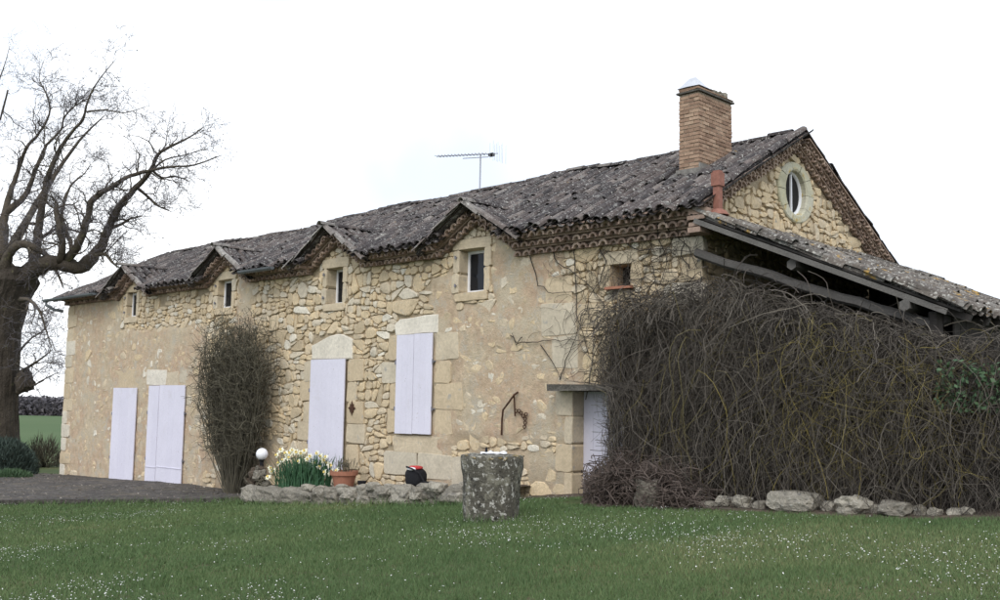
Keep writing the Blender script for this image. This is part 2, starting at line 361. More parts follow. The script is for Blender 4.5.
# openings on the front wall: (x0, x1, z0, z1)
WIN = [(-18.60, -18.04, 3.64, 4.32), (-13.83, -13.20, 3.63, 4.32), (-9.40, -8.83, 3.49, 4.26), (-5.29, -4.63, 3.47, 4.27)]
WDEP = [.15, .17, .25, .22]
RDOOR = (-2.50, -1.45, -.15, 1.66); NICHE = (-1.74, -1.33, 3.34, 3.69)
HOLES = WIN+[RDOOR, NICHE]
# dressed blocks on the front wall: (x0, x1, z0, z1, tint, proud)
BL = []
for (a, b, c, d), big in zip(WIN, (.17, .2, .17, .2)):
    h = d-c
    BL += [(a-.10, b+.10, c-.16, c, .40, .014), (a-.18, b+.18, d, d+.20, .45, .003)]      # sill, lintel
    BL += [(a-big, a, c, c+h*.46, .55, .003), (a-big*.8, a, c+h*.47, d, .45, .0), (b, b+big*.7, c, c+h*.55, .5, .0), (b, b+big*.9, c+h*.56, d, .6, .003)]
SH = [(-19.02, -17.66, -.83, 1.70), (-16.98, -16.42, -.77, 1.76), (-16.40, -15.10, -.74, 1.77), (-9.80, -8.60, -.02, 2.31), (-6.96, -6.45, .83, 2.74), (-6.44, -5.92, .84, 2.75)]
LINT = [([(312, 359.5), (311.5, 346), (330, 335.5), (343, 334), (352.5, 339), (352.5, 358.5)], .93, .016), ([(395.5, 335.5), (395, 324), (400, 319), (438.5, 314), (439, 332.5)], 1., .016)]             # the two big pale lintels
BL += [(-17.25, -16.15, 1.79, 2.16, .98, .01), (-16.14, -15.55, 1.79, 2.12, .55, .006), (-15.5, -14.95, 1.82, 2.2, .62, .004), (-19.3, -17.45, 1.72, 2.18, .3, .004)]
for k, (z0, z1) in enumerate([(.05, .55), (.57, .98), (1.0, 1.42), (1.44, 1.83), (1.85, 2.3)]):    # jambs of the main door
    wL = (.30, .5, .25, .42, .28)[k]; wR = (.42, .62, .55, .3, .52)[k]
    BL += [(-9.82-wL, -9.83, z0, z1, .35+.1*(k % 3), .004), (-8.57, -8.57+wR, z0, z1, .3+.12*(k % 2), .004)]
for k, (z0, z1) in enumerate([(.85, 1.28), (1.30, 1.8), (1.82, 2.22), (2.24, 2.74)]):             # jambs of the shuttered window
    wL = (.32, .24, .5, .3)[k]; wR = (.5, .75, .45, .62)[k]
    BL += [(-6.98-wL, -7.0, z0, z1, .55 if k == 2 else .33, .004), (-5.89, -5.89+wR, z0, z1, .36+.05*k, .003)]
BL += [(-7.05, -5.6, .5, .82, .5, .006), (-7.35, -6.35, .02, .48, .78, .006), (-6.33, -5.4, .02, .48, .6, .004), (-5.38, -4.7, -.1, .45, .8, .003)]
BL += [(-3.22, -2.45, 2.62, 3.12, .75, .006), (-2.95, -2.42, 2.05, 2.6, .6, .002), (-3.15, -2.55, 3.15, 3.6, .5, .002), (-2.42, -1.8, 2.7, 3.1, .4, .002)]
for k in range(4):                                                                                # jamb of the right door
    z0 = -.12+k*.46; BL.append((-2.62-(.25 if k % 2 else .05), -2.50, z0, z0+.44, .35+.1*k, .004))
BL += [(NICHE[0]-.2, NICHE[0], 3.32, 3.7, .5, .006), (NICHE[1], NICHE[1]+.22, 3.3, 3.72, .45, .006), (NICHE[0]-.12, NICHE[1]+.15, 3.70, 3.92, .6, .008)]
z = -.95; k = 0
while z < 4.1:                                                                                    # left quoins
    h = random.uniform(.36, .52); wq = (.38, .62)[k % 2]+random.uniform(-.08, .08)
    BL.append((XL-.02, XL+wq, z, min(z+h-.02, 4.16), random.choice([.3, .45, .6, .75, .85, .9]), .016)); z += h; k += 1
z = 0.1; k = 0
while z < 4.0:                                                                                    # right quoins
    h = random.uniform(.32, .5); wq = (.32, .55)[k % 2]+random.uniform(-.06, .06)
    BL.append((-wq, .02, z, min(z+h-.02, 4.02), random.choice([.4, .5, .6, .7]), .002)); z += h; k += 1
for k in range(7):
    BL.append((-22.0+k*1.05+random.uniform(0, .3), -21.2+k*1.05+random.uniform(0, .2), -.2+1.6*random.random(), 0, .5, -.004))
BL = [(a, b, c, (d if d > c else c+random.uniform(.25, .4)), t, p) for a, b, c, d, t, p in BL]
BL = [q for q in BL if not any(q[0] < s[1]+.02 and q[1] > s[0]-.02 and q[2] < s[3]+.01 and q[3] > s[2]-.01 and q[5] < 0 for s in SH)]

def rendered(x, z):
    """0 = bare rubble, 1 = covered by lime render"""
    def boxm(x0, x1, z0, z1, s=.5): return sstep(x0-s, x0+s, x)*(1-sstep(x1-s, x1+s, x))*sstep(z0-s, z0+s, z)*(1-sstep(z1-s, z1+s, z))
    r = np.maximum.reduce([1.05*boxm(-24, -14.2, -2, 3.25), .95*boxm(-24, -18.9, 2.5, 6), .8*boxm(-13.1, -12.1, 2.6, 6, .35), .42*boxm(-14.5, -10.6, -2, 1.6),
        .98*boxm(-5.6, -2.3, .75, 3.3), .85*boxm(-4.5, -2.6, 2.5, 6, .4), .72*boxm(-6.2, -5.2, -1, 4, .4), .5*boxm(-7.2, -5, 2.9, 3.6), .62*boxm(-5.5, -2.2, -1, .9), .5*boxm(-2.6, 1, -1, 2.7)])
    return np.clip(r+.75*(fnoise(np.asarray(x)*.75, np.asarray(z)*.95, 3)-.5)*(.35+r), 0, 1)
def mortar_h(x, z):
    r = rendered(x, z); k = sstep(.3, .75, r)
    return (-.044+.024*(fnoise(np.asarray(x)*2.6, np.asarray(z)*2.6, 41)-.5))*(1-k)+k*(.004+.034*(fnoise(np.asarray(x)*2.2, np.asarray(z)*2.6, 11)-.5))+.012*(fnoise(np.asarray(x)*7, np.asarray(z)*7, 4)-.5), k

def snap_lines(a, b, step, marks):
    marks = sorted(set([a, b]+[q for q in marks if a < q < b])); out = []
    for p, q in zip(marks[:-1], marks[1:]):
        n = max(1, int(round((q-p)/step))); out += list(np.linspace(p, q, n+1)[:-1])
    return np.array(out+[b])
lx = snap_lines(XL, 0., .055, [v for h in HOLES for v in h[:2]]); lz = snap_lines(-1.15, 4.95, .055, [v for h in HOLES for v in h[2:]])
GX, GZ = np.meshgrid(lx, lz, indexing='ij'); MH, MK = mortar_h(GX, GZ)
cxm = (GX[:-1, :-1]+GX[1:, 1:])/2; czm = (GZ[:-1, :-1]+GZ[1:, 1:])/2
keep = czm < topline(cxm)+.1
for (a, b, c, d) in HOLES: keep &= ~((cxm > a) & (cxm < b) & (czm > c) & (czm < d))
nz = len(lz); qi, qj = np.nonzero(keep); ia = qi*nz+qj
fv = np.stack([GX, -MH, GZ], -1).reshape(-1, 3)
front_wall = hp(link('front_wall', fast_mesh('front_wall', fv, np.stack([ia, ia+nz, ia+nz+1, ia+1], -1), MK.ravel(), smooth=True), M['mortar']))

# ---- irregular rubble: power-diagram cells
def clip_poly(poly, n, d):
    out = []
    for i in range(len(poly)):
        p, q = poly[i], poly[(i+1) % len(poly)]; sp = p[0]*n[0]+p[1]*n[1]-d; sq = q[0]*n[0]+q[1]*n[1]-d
        if sp <= 0: out.append(p)
        if (sp < 0 < sq) or (sq < 0 < sp):
            t = sp/(sp-sq); out.append((p[0]+t*(q[0]-p[0]), p[1]+t*(q[1]-p[1])))
    return out
def rubble_cells(u0, u1, v0, v1, rmin, rmax, n, seed, asp=1.3, test=None):
    r_ = np.random.default_rng(seed); P = np.zeros((0, 2)); Rr = np.zeros(0)
    rad = np.sort(rmin+(rmax-rmin)*r_.beta(.9, 2.3, n))[::-1]
    pts = []; cell = {}
    gs = rmax*2
    for r in rad:
        for _ in range(12):
            p = (r_.uniform(u0, u1), r_.uniform(v0, v1)*asp if False else r_.uniform(v0*asp, v1*asp))
            if test is not None and not test(p[0], p[1]/asp): continue
            key = (int(p[0]//gs), int(p[1]//gs)); ok = True
            for i in (-1, 0, 1):
                for j in (-1, 0, 1):
                    for (q, rq) in cell.get((key[0]+i, key[1]+j), ()):
                        if (p[0]-q[0])**2+(p[1]-q[1])**2 < (.93*(r+rq))**2: ok = False; break
                    if not ok: break
                if not ok: break
            if ok: cell.setdefault(key, []).append((p, r)); pts.append((p[0], p[1], r)); break
    A = np.array(pts); cells = []
    for i in range(len(A)):
        x, y, r = A[i]; d2 = (A[:, 0]-x)**2+(A[:, 1]-y)**2; nb = np.argsort(d2)[1:22]
        L = r*1.9+.03; poly = [(x+L*math.cos(k*math.pi/4+.39), y+L*math.sin(k*math.pi/4+.39)) for k in range(8)]
        for j in nb:
            dx, dy = A[j, 0]-x, A[j, 1]-y; dd = math.hypot(dx, dy)
            if dd < 1e-6: continue
            off = (dd*dd+r*r-A[j, 2]**2)/(2*dd); nx, ny = dx/dd, dy/dd
            poly = clip_poly(poly, (nx, ny), nx*x+ny*y+off)
            if len(poly) < 3: break
        if len(poly) >= 3: cells.append(([(p[0], p[1]/asp) for p in poly], r))
    return cells
def warp_all(polys, seed):
    P = np.array([p for q in polys for p in q]); x, y = P[:, 0], P[:, 1]
    wx = x+.10*(fnoise(x*1.7, y*1.7, seed, 3)-.5)+.03*(vnoise(x*9, y*9, seed+5)-.5)
    wy = y+.16*(fnoise(x*1.5+9, y*1.5, seed+1, 3)-.5)+.03*(vnoise(x*9, y*9+4, seed+6)-.5)
    out = []; k = 0
    for q in polys: out.append([(float(a), float(b)) for a, b in zip(wx[k:k+len(q)], wy[k:k+len(q)])]); k += len(q)
    return out
def poly_area(p): return .5*abs(sum(p[i-1][0]*p[i][1]-p[i][0]*p[i-1][1] for i in range(len(p))))
def split_cells(cells, seed, med, spread):
    r_ = random.Random(seed); out = []
    def rec(poly, depth):
        a = poly_area(poly); tgt = med*math.exp(r_.gauss(0, spread))
        if a < tgt*1.35 or depth > 7:
            if a > .0009: out.append(poly)
            return
        c = np.mean(poly, axis=0); w = max(p[0] for p in poly)-min(p[0] for p in poly); h = max(p[1] for p in poly)-min(p[1] for p in poly)
        ang = (0 if w > h*r_.uniform(1.1, 1.75) else math.pi/2)+r_.gauss(0, .13); n = (math.cos(ang), math.sin(ang))
        ext = (w if abs(n[0]) > .7 else h); off = n[0]*c[0]+n[1]*c[1]+ext*r_.uniform(-.2, .2)
        p1 = clip_poly(poly, n, off); p2 = clip_poly(poly, (-n[0], -n[1]), -off)
        for q in (p1, p2):
            if len(q) >= 3: rec(q, depth+1)
    for poly, r in cells: rec(poly, 0)
    return [(w, math.sqrt(poly_area(q))/1.8) for w, q in zip(warp_all(out, seed), out)]
def stone_geom(poly, h, joint, back=.09, rs=random):
    """poly in wall (u,v) -> verts (u,v,height) and faces"""
    c = np.mean(poly, axis=0); pts = [np.array(p) for p in poly]
    out = []
    for i in range(len(pts)):                      # cut the corners
        p, q, n = pts[i-1], pts[i], pts[(i+1) % len(pts)]; k = rs.uniform(.16, .36)
        if np.linalg.norm(q-n) < .014: continue
        out += [q+(p-q)*k, q+(n-q)*k*rs.uniform(.7, 1.2)]
    if len(out) < 4: return None
    out = [p+np.array([rs.uniform(-.006, .006), rs.uniform(-.006, .006)]) for p in out]
    ext = np.mean([np.linalg.norm(p-c) for p in out])
    if ext < .02: return None
    s1 = max(.3, 1-joint/ext); s2 = s1*rs.uniform(.86, .95); n = len(out); tu, tv = rs.uniform(-.09, .09), rs.uniform(-.09, .09); vs = []
    for p in out: d = (p-c)*s1; vs.append((*(c+d), -back))
    for p in out: d = (p-c)*s1; vs.append((*(c+d), h-rs.uniform(.006, .02)+d[0]*tu+d[1]*tv))
    for p in out: d = (p-c)*s2; vs.append((*(c+d), h+d[0]*tu+d[1]*tv+rs.uniform(-.006, .004)))
    vs.append((*(c+np.array([rs.uniform(-.3, .3), rs.uniform(-.3, .3)])*ext), h+rs.uniform(-.006, .012)))
    fs = []
    for i in range(n):
        j = (i+1) % n; fs += [(i, j, j+n, i+n), (i+n, j+n, j+2*n, i+2*n), (i+2*n, j+2*n, 3*n)]
    return np.array(vs), fs
def stone_tint(u, v, rs):
    t = rs.random(); return float(np.clip(.12+.62*t+(.22 if rs.random() < .2 else 0)-(.1 if v < .3 else 0), 0, 1))
def infront(a, b):
    return None
rs = random.Random(11)
def tl_ok(x, z): return z < float(topline(x))+.06
cells = split_cells(rubble_cells(XL+.1, -.05, -1.0, 4.9, .20, .40, 1500, 21, 1.25, tl_ok), 33, .034, .75)
cand = []
RECT = [(-9.85, -8.45, 2.33, 2.82), (-7.05, -5.82, 2.77, 3.12)]+[(a, b, c, d) for a, b, c, d, t, p in BL if p >= 0]+HOLES+[(s[0], s[1], s[2], s[3]) for s in SH]
for poly, r in cells:
    poly = clip_poly(clip_poly(poly, (-1, 0), -(XL+.01)), (1, 0), -.01)
    if len(poly) < 3: continue
    for a, b, z0, z1 in RECT:
        u = [p[0] for p in poly]; v = [p[1] for p in poly]
        if max(u) > a and min(u) < b and max(v) > z0 and min(v) < z1:
            opts = [clip_poly(poly, (1, 0), a), clip_poly(poly, (-1, 0), -b), clip_poly(poly, (0, 1), z0), clip_poly(poly, (0, -1), -z1)]
            poly = max((q for q in opts), key=lambda q: poly_area(q) if len(q) > 2 else 0)
            if len(poly) < 3 or poly_area(poly) < .0012: poly = None; break
    if poly is None: continue
    c = np.mean(poly, axis=0); r = min(r, math.sqrt(poly_area(poly))/1.6)
    if any(a-.02 < c[0] < b+.02 and z0-.02 < c[1] < z1+.02 for a, b, z0, z1 in RECT): continue
    u = [p[0] for p in poly]; v = [p[1] for p in poly]
    if max(v) > float(topline(c[0]))+.14: continue
    if any(max(u) > a+.03 and min(u) < b-.03 and max(v) > z0+.03 and min(v) < z1-.03 for a, b, z0, z1 in HOLES): continue
    h = rs.uniform(-.014, .018); mh, mk = mortar_h(c[0], c[1])
    if float(mk) > .5: h = float(mh)+rs.uniform(-.022, .005)
    if h < float(mh)-.012: continue
    g = stone_geom(poly, h, rs.uniform(.005, .014), rs=rs)
    if g is None: continue
    vs, fs = g; W3 = np.stack([vs[:, 0], -vs[:, 2], vs[:, 1]], -1)
    show = r/depth_of((c[0], 0, c[1]))*(1. if float(mk) < .4 else .6)*(0 if (c[0] > -1.5 and c[1] < 3.2) else 1)
    cand.append((show, W3, fs, stone_tint(c[0], c[1], rs)))
def emit_pieces(cand, nmax, nm, mat, parent, rest):
    cand.sort(key=lambda q: -q[0])
    for sc, V, f, t in cand[:nmax]:
        c = V.mean(0); me = fast_mesh(nm, V-c, f, np.full(len(V), t)); o = link(nm, me, mat, parent)
        o.location = c
    if len(cand) > nmax:
        V = np.concatenate([q[1] for q in cand[nmax:]]); T = np.concatenate([np.full(len(q[1]), q[3]) for q in cand[nmax:]]); F = []; b = 0
        for q in cand[nmax:]: F += [tuple(i+b for i in f) for f in q[2]]; b += len(q[1])
        link(rest, fast_mesh(rest, V, F, T), mat, parent, 'stuff')
# children keep world placement because the wall objects sit at the origin in world space
def worldroot(o):
    return o
emit_pieces(cand, 260, 'stone', M['stone'], front_wall, 'rubble_stones')
def block(x0, x1, z0, z1, proud, tint, depth=.12, nm='block', par=front_wall, rs=rs):
    q_ = .008 if depth > .3 else .03
    poly = [(x0+rs.uniform(-q_, q_), z0+rs.uniform(-q_, q_)), (x1+rs.uniform(-q_, q_), z0+rs.uniform(-q_, q_)), (x1+rs.uniform(-q_, q_), z1+rs.uniform(-q_, q_)), (x0+rs.uniform(-q_, q_), z1+rs.uniform(-q_, q_))]; n = 4; out = []
    for i in range(4):
        p = np.array(poly[i]); q = np.array(poly[(i+1) % 4]); L_ = np.linalg.norm(q-p); cut = min(.3, rs.uniform(.01, .05)/L_)
        for k in (cut, .35, .65, 1-cut): out.append(p+(q-p)*k+np.array([rs.uniform(-.007, .007), rs.uniform(-.007, .007)]))
    c = np.array([(x0+x1)/2, (z0+z1)/2]); m = len(out); V = []; e = .007
    for p in out: V.append((p[0], depth, p[1]))
    for p in out: V.append((p[0], -proud+.012, p[1]))
    for p in out:
        d = p-c; s = np.array([max(0, abs(d[0])-e)*np.sign(d[0]), max(0, abs(d[1])-e)*np.sign(d[1])]); V.append((c[0]+s[0], -proud+rs.uniform(-.003, .004), c[1]+s[1]))
    V.append((c[0], -proud-.004, c[1])); F = []
    for i in range(m):
        j = (i+1) % m; F += [(i, j, j+m, i+m), (i+m, j+m, j+2*m, i+2*m), (i+2*m, j+2*m, 3*m)]
    V = np.array(V); cc = V.mean(0); me = fast_mesh(nm, V-cc, F, np.full(len(V), tint)); o = link(nm, me, M['block'], par); o.location = cc; return o
for i, (a, b, c, d, t, p) in enumerate(BL):
    nearhole = any(a < h[1]+.3 and b > h[0]-.3 and c < h[3]+.3 and d > h[2]-.3 for h in HOLES)
    block(a, b, c, d, p+(.012 if nearhole else rs.uniform(.0, .012)), t+rs.uniform(-.12, .12)*(t < .85), .38 if nearhole else .1, 'dressed_block')

for pp_, tt_, pr_ in LINT:
    W2 = [PY(a, b, 0)[[0, 2]] for a, b in pp_]; dense = []
    for p, q in zip(W2, W2[1:]+W2[:1]):
        for k in range(3): dense.append(p+(q-p)*k/3+np.array([rs.uniform(-.012, .012), rs.uniform(-.012, .012)]))
    c_ = np.mean(W2, axis=0); n_ = len(dense)
    V = [(p[0], .1, p[1]) for p in dense]+[(p[0], -pr_+.012, p[1]) for p in dense]+[(c_[0]+(p[0]-c_[0])*.955, -pr_+rs.uniform(-.004, .004), c_[1]+(p[1]-c_[1])*.92) for p in dense]+[(c_[0], -pr_, c_[1])]
    F = []
    for i in range(n_):
        j = (i+1) % n_; F += [(i, j, j+n_, i+n_), (i+n_, j+n_, j+2*n_, i+2*n_), (i+2*n_, j+2*n_, 3*n_)]
    link('lintel', fast_mesh('lintel', np.array(V), F, np.full(len(V), tt_)), M['block'], front_wall)
# ---- gable wall (x = 0)
GTOP = lambda y: 5.85-RP*np.abs(np.asarray(y)-RID_Y)
OC = (2.92, 5.13); OR_IN, OR_OUT = (.36, .385), (.62, .53)   # oculus centre (y,z), half axes (y,z)
ly = snap_lines(0., GW, .07, []); lz2 = snap_lines(-.3, 6.2, .07, [])
GY, GZ2 = np.meshgrid(ly, lz2, indexing='ij'); hm = -.04+.012*(fnoise(GY*7, GZ2*7, 9)-.5)
cy_ = (GY[:-1, :-1]+GY[1:, 1:])/2; cz_ = (GZ2[:-1, :-1]+GZ2[1:, 1:])/2
keep = (cz_ < GTOP(cy_)+.12) & ~(((cy_-OC[0])/.46)**2+((cz_-OC[1])/.46)**2 < 1)
qi, qj = np.nonzero(keep); ia = qi*len(lz2)+qj; nz2 = len(lz2)
gable_wall = hp(link('gable_wall', fast_mesh('gable_wall', np.stack([hm, GY, GZ2], -1).reshape(-1, 3), np.stack([ia, ia+nz2, ia+nz2+1, ia+1], -1), np.full(GY.size, .25), smooth=True), M['mortar']))
cg = split_cells(rubble_cells(.1, GW-.05, 2.6, 6.0, .18, .34, 700, 5, 1.25, lambda y, z: z < float(GTOP(y))+.1), 44, .024, .7)
cand = []
for poly, r in cg:
    poly = clip_poly(poly, (-1, 0), -.04)
    if len(poly) < 3: continue
    c = np.mean(poly, axis=0)
    if ((c[0]-OC[0])/(OR_OUT[0]-.03))**2+((c[1]-OC[1])/(OR_OUT[1]-.03))**2 < 1: continue
    g = stone_geom(poly, rs.uniform(-.016, .016), rs.uniform(.006, .014), rs=rs)
    if g is None: continue
    vs, fs = g; W3 = np.stack([vs[:, 2], vs[:, 0], vs[:, 1]], -1)
    if max(p[1]-float(GTOP(p[0])) for p in poly) > .1: continue
    cand.append((r/depth_of((0, c[0], c[1]))*(1 if c[1] > 3.6 else 0), W3, fs, float(np.clip(rs.uniform(.14, .64), 0, 1))))
emit_pieces(cand, 40, 'stone', M['stone'], gable_wall, 'rubble_stones')
# other walls (seen only from elsewhere), plus a backing slab added to block light
MB().box((XL, .0, -1.3), (XL+.45, GW, 4.2)).box((XL, GW-.4, -1.3), (-.05, GW, 4.2)).box((XL+.45, .42, -1.3), (-.45, .46, 4.15)).build('rear_walls_and_backing', M['mortar'], None)
hp(bpy.data.objects['rear_walls_and_backing'])
MB().add([(XL, 0, 4.2), (XL, GW, 4.2), (XL, RID_Y, 5.9)], [(0, 1, 2)]).add([(XL+.4, 0, 4.2), (XL+.4, GW, 4.2), (XL+.4, RID_Y, 5.9)], [(0, 2, 1)]).build('end_gable', M['mortar'], None)
hp(bpy.data.objects['end_gable'])
MB().box((-.5, .5, -.2), (-.42, GW-.4, 4.3)).build('inner_light_block', M['dark'], None); hp(bpy.data.objects['inner_light_block'])  # dark slab added behind the gable to keep the inside unlit

# oculus
oc = MB(); N = 40; V = []; F = []
def ringp(a, b, x, k): t = 2*math.pi*k/N; return (x, OC[0]+a*math.cos(t), OC[1]+b*math.sin(t))
prof = [(OR_OUT[0], OR_OUT[1], -.08), (OR_OUT[0], OR_OUT[1], .012), (OR_OUT[0]-.02, OR_OUT[1]-.02, .03), (OR_IN[0]+.03, OR_IN[1]+.03, .032), (OR_IN[0], OR_IN[1], .01), (OR_IN[0], OR_IN[1], -.2)]
ocp = hp(empty('round_window', (0, OC[0], OC[1])))
for s in range(10):        # ten voussoirs
    m = MB()
    ks = np.linspace(s*N/10+.06, (s+1)*N/10-.06, 5)
    vs = [ringp(a, b, x+rs.uniform(-.003, .003), k) for (a, b, x) in prof for k in ks]; fs = []
    for i in range(len(prof)-1):
        for j in range(4): q = i*5+j; fs.append((q, q+1, q+6, q+5))
    m.add(vs, fs, rs.random()); o = m.build('voussoir', M['oculus'], None); o.parent = house; o.matrix_parent_inverse = Matrix.Translation((11, -3, .4))
    o.parent = ocp; o.matrix_parent_inverse = Matrix.Translation((0, -OC[0], -OC[1]))
def kid(o, par, at): o.parent = par; o.matrix_parent_inverse = Matrix.Translation(-Vector(at)); return o
m = MB(); vs = []; fs = []
fr = [(OR_IN[0], OR_IN[1], -.07), (OR_IN[0]-.04, OR_IN[1]-.04, -.07), (OR_IN[0]-.04, OR_IN[1]-.04, -.12)]
for (a, b, x) in fr: vs += [ringp(a+.0, b, x, k) for k in range(N)]
for i in range(2):
    for k in range(N): q = i*N+k; r_ = i*N+(k+1) % N; fs.append((q, r_, r_+N, q+N))
m.add(vs, fs); kid(m.build('frame', M['pvc'], None, True), ocp, (0, *OC))
kid(MB().box((-.115, OC[0]-.016, OC[1]-OR_IN[1]+.03), (-.07, OC[0]+.016, OC[1]+OR_IN[1]-.03)).build('glazing_bar', M['pvc'], None), ocp, (0, *OC))
for sgn in (-1, 1):
    vs = [(-.2, OC[0]+sgn*.017, OC[1]+(OR_IN[1]-.04)*q) for q in (-1, 1)]
    ks = np.linspace(-math.pi/2, math.pi/2, 13)
    vs = [(-.1, OC[0]+sgn*(.017+(OR_IN[0]-.067)*math.cos(q)), OC[1]+(OR_IN[1]-.05)*math.sin(q)) for q in ks]
    kid(MB().add(vs, [tuple(range(13))]).build('pane', M['dark'], None), ocp, (0, *OC))

# ---- tiles
def tile_geom(L=.46, r0=.088, r1=.072, th=.014, n=5):
    """cover tile: lies along +x (down the slope), arch towards +z; wide end down"""
    V = []
    for (x, r) in ((0, r1), (L, r0)):
        for rr in (r, r-th):
            for k in range(n+1):
                a = math.pi*k/n; V.append((x, rr*math.cos(a), rr*math.sin(a)*.88))
    m = n+1; F = []
    for k in range(n):
        F.append((k, k+1, 2*m+k+1, 2*m+k)); F.append((m+k+1, m+k, 3*m+k, 3*m+k+1)); F.append((2*m+k, 2*m+k+1, 3*m+k+1, 3*m+k))
    F.append((0, 2*m, 3*m, m)); F.append((n, m+n, 3*m+n, 2*m+n))
    return np.array(V), F
TV0, TF0 = tile_geom()
def chan_geom(L=.46, r=.098, n=4):
    V = []; 
    for x, q in ((0, r), (L, r*.86)):
        for k in range(n+1): a = math.pi+math.pi*k/n; V.append((x, q*math.cos(a), q*.62*math.sin(a)+q*.35))
    m = n+1; return np.array(V), [(k, k+1, m+k+1, m+k) for k in range(n)]
CV0, CF0 = chan_geom()
def place(V, o, d, a, n, yaw=0., pitch=0.):
    d, a, n = (np.asarray(q, float) for q in (d, a, n))
    c, s = math.cos(yaw), math.sin(yaw); d2 = c*d+s*a; a2 = c*a-s*d
    c, s = math.cos(pitch), math.sin(pitch); d3 = c*d2+s*n; n3 = c*n-s*d2
    return np.asarray(o, float)+V[:, :1]*d3+V[:, 1:2]*a2+V[:, 2:3]*n3, (d3, a2, n3)
tile_me = [fast_mesh('tile', TV0, TF0, np.full(len(TV0), q)) for q in (.05, .2, .35, .5, .62, .75, .9)]
tile_old_me = [fast_mesh('tile', TV0, TF0, np.full(len(TV0), q)) for q in (.1, .35, .6, .9)]
class Tiles:
    def __init__(s): s.c = []; s.cv = []; s.cf = []; s.nb = 0
    def cover(s, o, d, a, n, score=None, jit=1., tint=None):
        o = np.asarray(o, float)+np.asarray(a)*rs.gauss(0, .014*jit)+np.asarray(d)*rs.gauss(0, .035)+np.asarray(n)*(rs.uniform(-.004, .014)+(.02 if rs.random() < .06 else 0))
        V, ax = place(TV0, o, d, a, n, rs.gauss(0, .06*jit), -.04+rs.gauss(0, .03*jit))
        s.c.append((1/depth_of(o) if score is None else score, V, o, ax, rs.betavariate(1.6, 1.9) if tint is None else tint))
    def chan(s, o, d, a, n):
        V, ax = place(CV0, o, d, a, n, rs.gauss(0, .02), -.03); s.cv.append(V); s.cf += [tuple(i+s.nb for i in f) for f in CF0]; s.nb += len(V)
    def emit(s, nmax, parent, mat, metas, rest, org):
        s.c.sort(key=lambda q: -q[0])
        for sc, V, o, (d, a, n), t in s.c[:nmax]:
            ob = link('tile', metas[min(len(metas)-1, int(t*len(metas)))], mat, None)
            mt = Matrix(((d[0], a[0], n[0], o[0]), (d[1], a[1], n[1], o[1]), (d[2], a[2], n[2], o[2]), (0, 0, 0, 1))); ob.matrix_basis = mt
            ob.parent = parent; ob.matrix_parent_inverse = Matrix.Translation(-Vector(org))
        if len(s.c) > nmax:
            V = np.concatenate([q[1] for q in s.c[nmax:]]); T = np.concatenate([np.full(len(q[1]), q[4]) for q in s.c[nmax:]]); F = []; b = 0
            for q in s.c[nmax:]: F += [tuple(i+b for i in f) for f in TF0]; b += len(q[1])
            kid(link(rest, fast_mesh(rest, V, F, T), mat, None, 'stuff'), parent, org)
        if s.cv: kid(link('channel_tiles', fast_mesh('channel_tiles', np.concatenate(s.cv), s.cf, rng.random(s.nb//10).repeat(10)*.5), mat, None, 'stuff'), parent, org)

XR = .20; PITCH = .205; ROW = .34
def dorm_z(x):
    return max(a-DS*abs(x-c) for c, a in zip(DORM, DAP))
# roof decks
rd = MB(); xs_ = sorted(set(list(np.arange(XL-.3, XR, .25))+[XR]+[c+q for c in DORM for q in (-1.15, -.9, -.7, -.5, -.3, -.15, 0, .15, .3, .5, .7, .9, 1.15)]))
def deck_y0(x): return max(-.36, RID_Y-(SEAT-dorm_z(x))/RP+.02) if dorm_z(x) > zmain(x, -.36) else -.36
for a, b in zip(xs_[:-1], xs_[1:]):
    ya, yb = deck_y0(a), deck_y0(b)
    for k in range(4):
        p0, p1, q0, q1 = ya+(RID_Y-ya)*k/4, ya+(RID_Y-ya)*(k+1)/4, yb+(RID_Y-yb)*k/4, yb+(RID_Y-yb)*(k+1)/4
        rd.add([(a, p0, zmain(a, p0)-.03), (b, q0, zmain(b, q0)-.03), (b, q1, zmain(b, q1)-.03), (a, p1, zmain(a, p1)-.03)], [(0, 1, 2, 3)])
    for y0, y1 in ((-.36, .8), (.8, 2), (2, RID_Y)):
        yy0, yy1 = 2*RID_Y-y0, 2*RID_Y-y1
        rd.add([(a, yy0, zmain(a, yy0)+.0), (b, yy0, zmain(b, yy0)+.0), (b, yy1, zmain(b, yy1)+.0), (a, yy1, zmain(a, yy1)+.0)], [(3, 2, 1, 0)])
roof = hp(rd.build('roof', M['deck'], None)); ORG = (0, 0, 0)
cs = 1/math.hypot(1, RP); dn = np.array([0, -cs, -RP*cs]); nn = np.array([0, -RP*cs, cs]); ax_ = np.array([1., 0, 0])
T = Tiles(); x = XL-.26; ci = 0
def rowjit(x): return .02*math.sin(x*1.9)+.015*math.sin(x*5.3)
while x < XR+.02:
    s_len = (RID_Y+.44)/cs; k = 0; off = rs.uniform(-.03, .03)
    while True:
        s = s_len-.46-k*ROW+off; k += 1        # distance of the tile's upper end from the ridge
        if s < -.2: break
        y = RID_Y-s*cs; ylow = y-.46*cs
        if dorm_z(x) > zmain(x, y)+.02: continue
        if dorm_z(x) > zmain(x, ylow)+.25: continue
        zz = SEAT-RP*s*cs+float(sag(x))*(1 if s < 2.2 else .3+.7*max(0, 1-(s-2.2)/2))
        T.cover((x, y, zz+rowjit(x)), dn, ax_, nn)
        T.chan((x+PITCH/2, y, zz-.035), dn, ax_, nn)
    x += PITCH; ci += 1
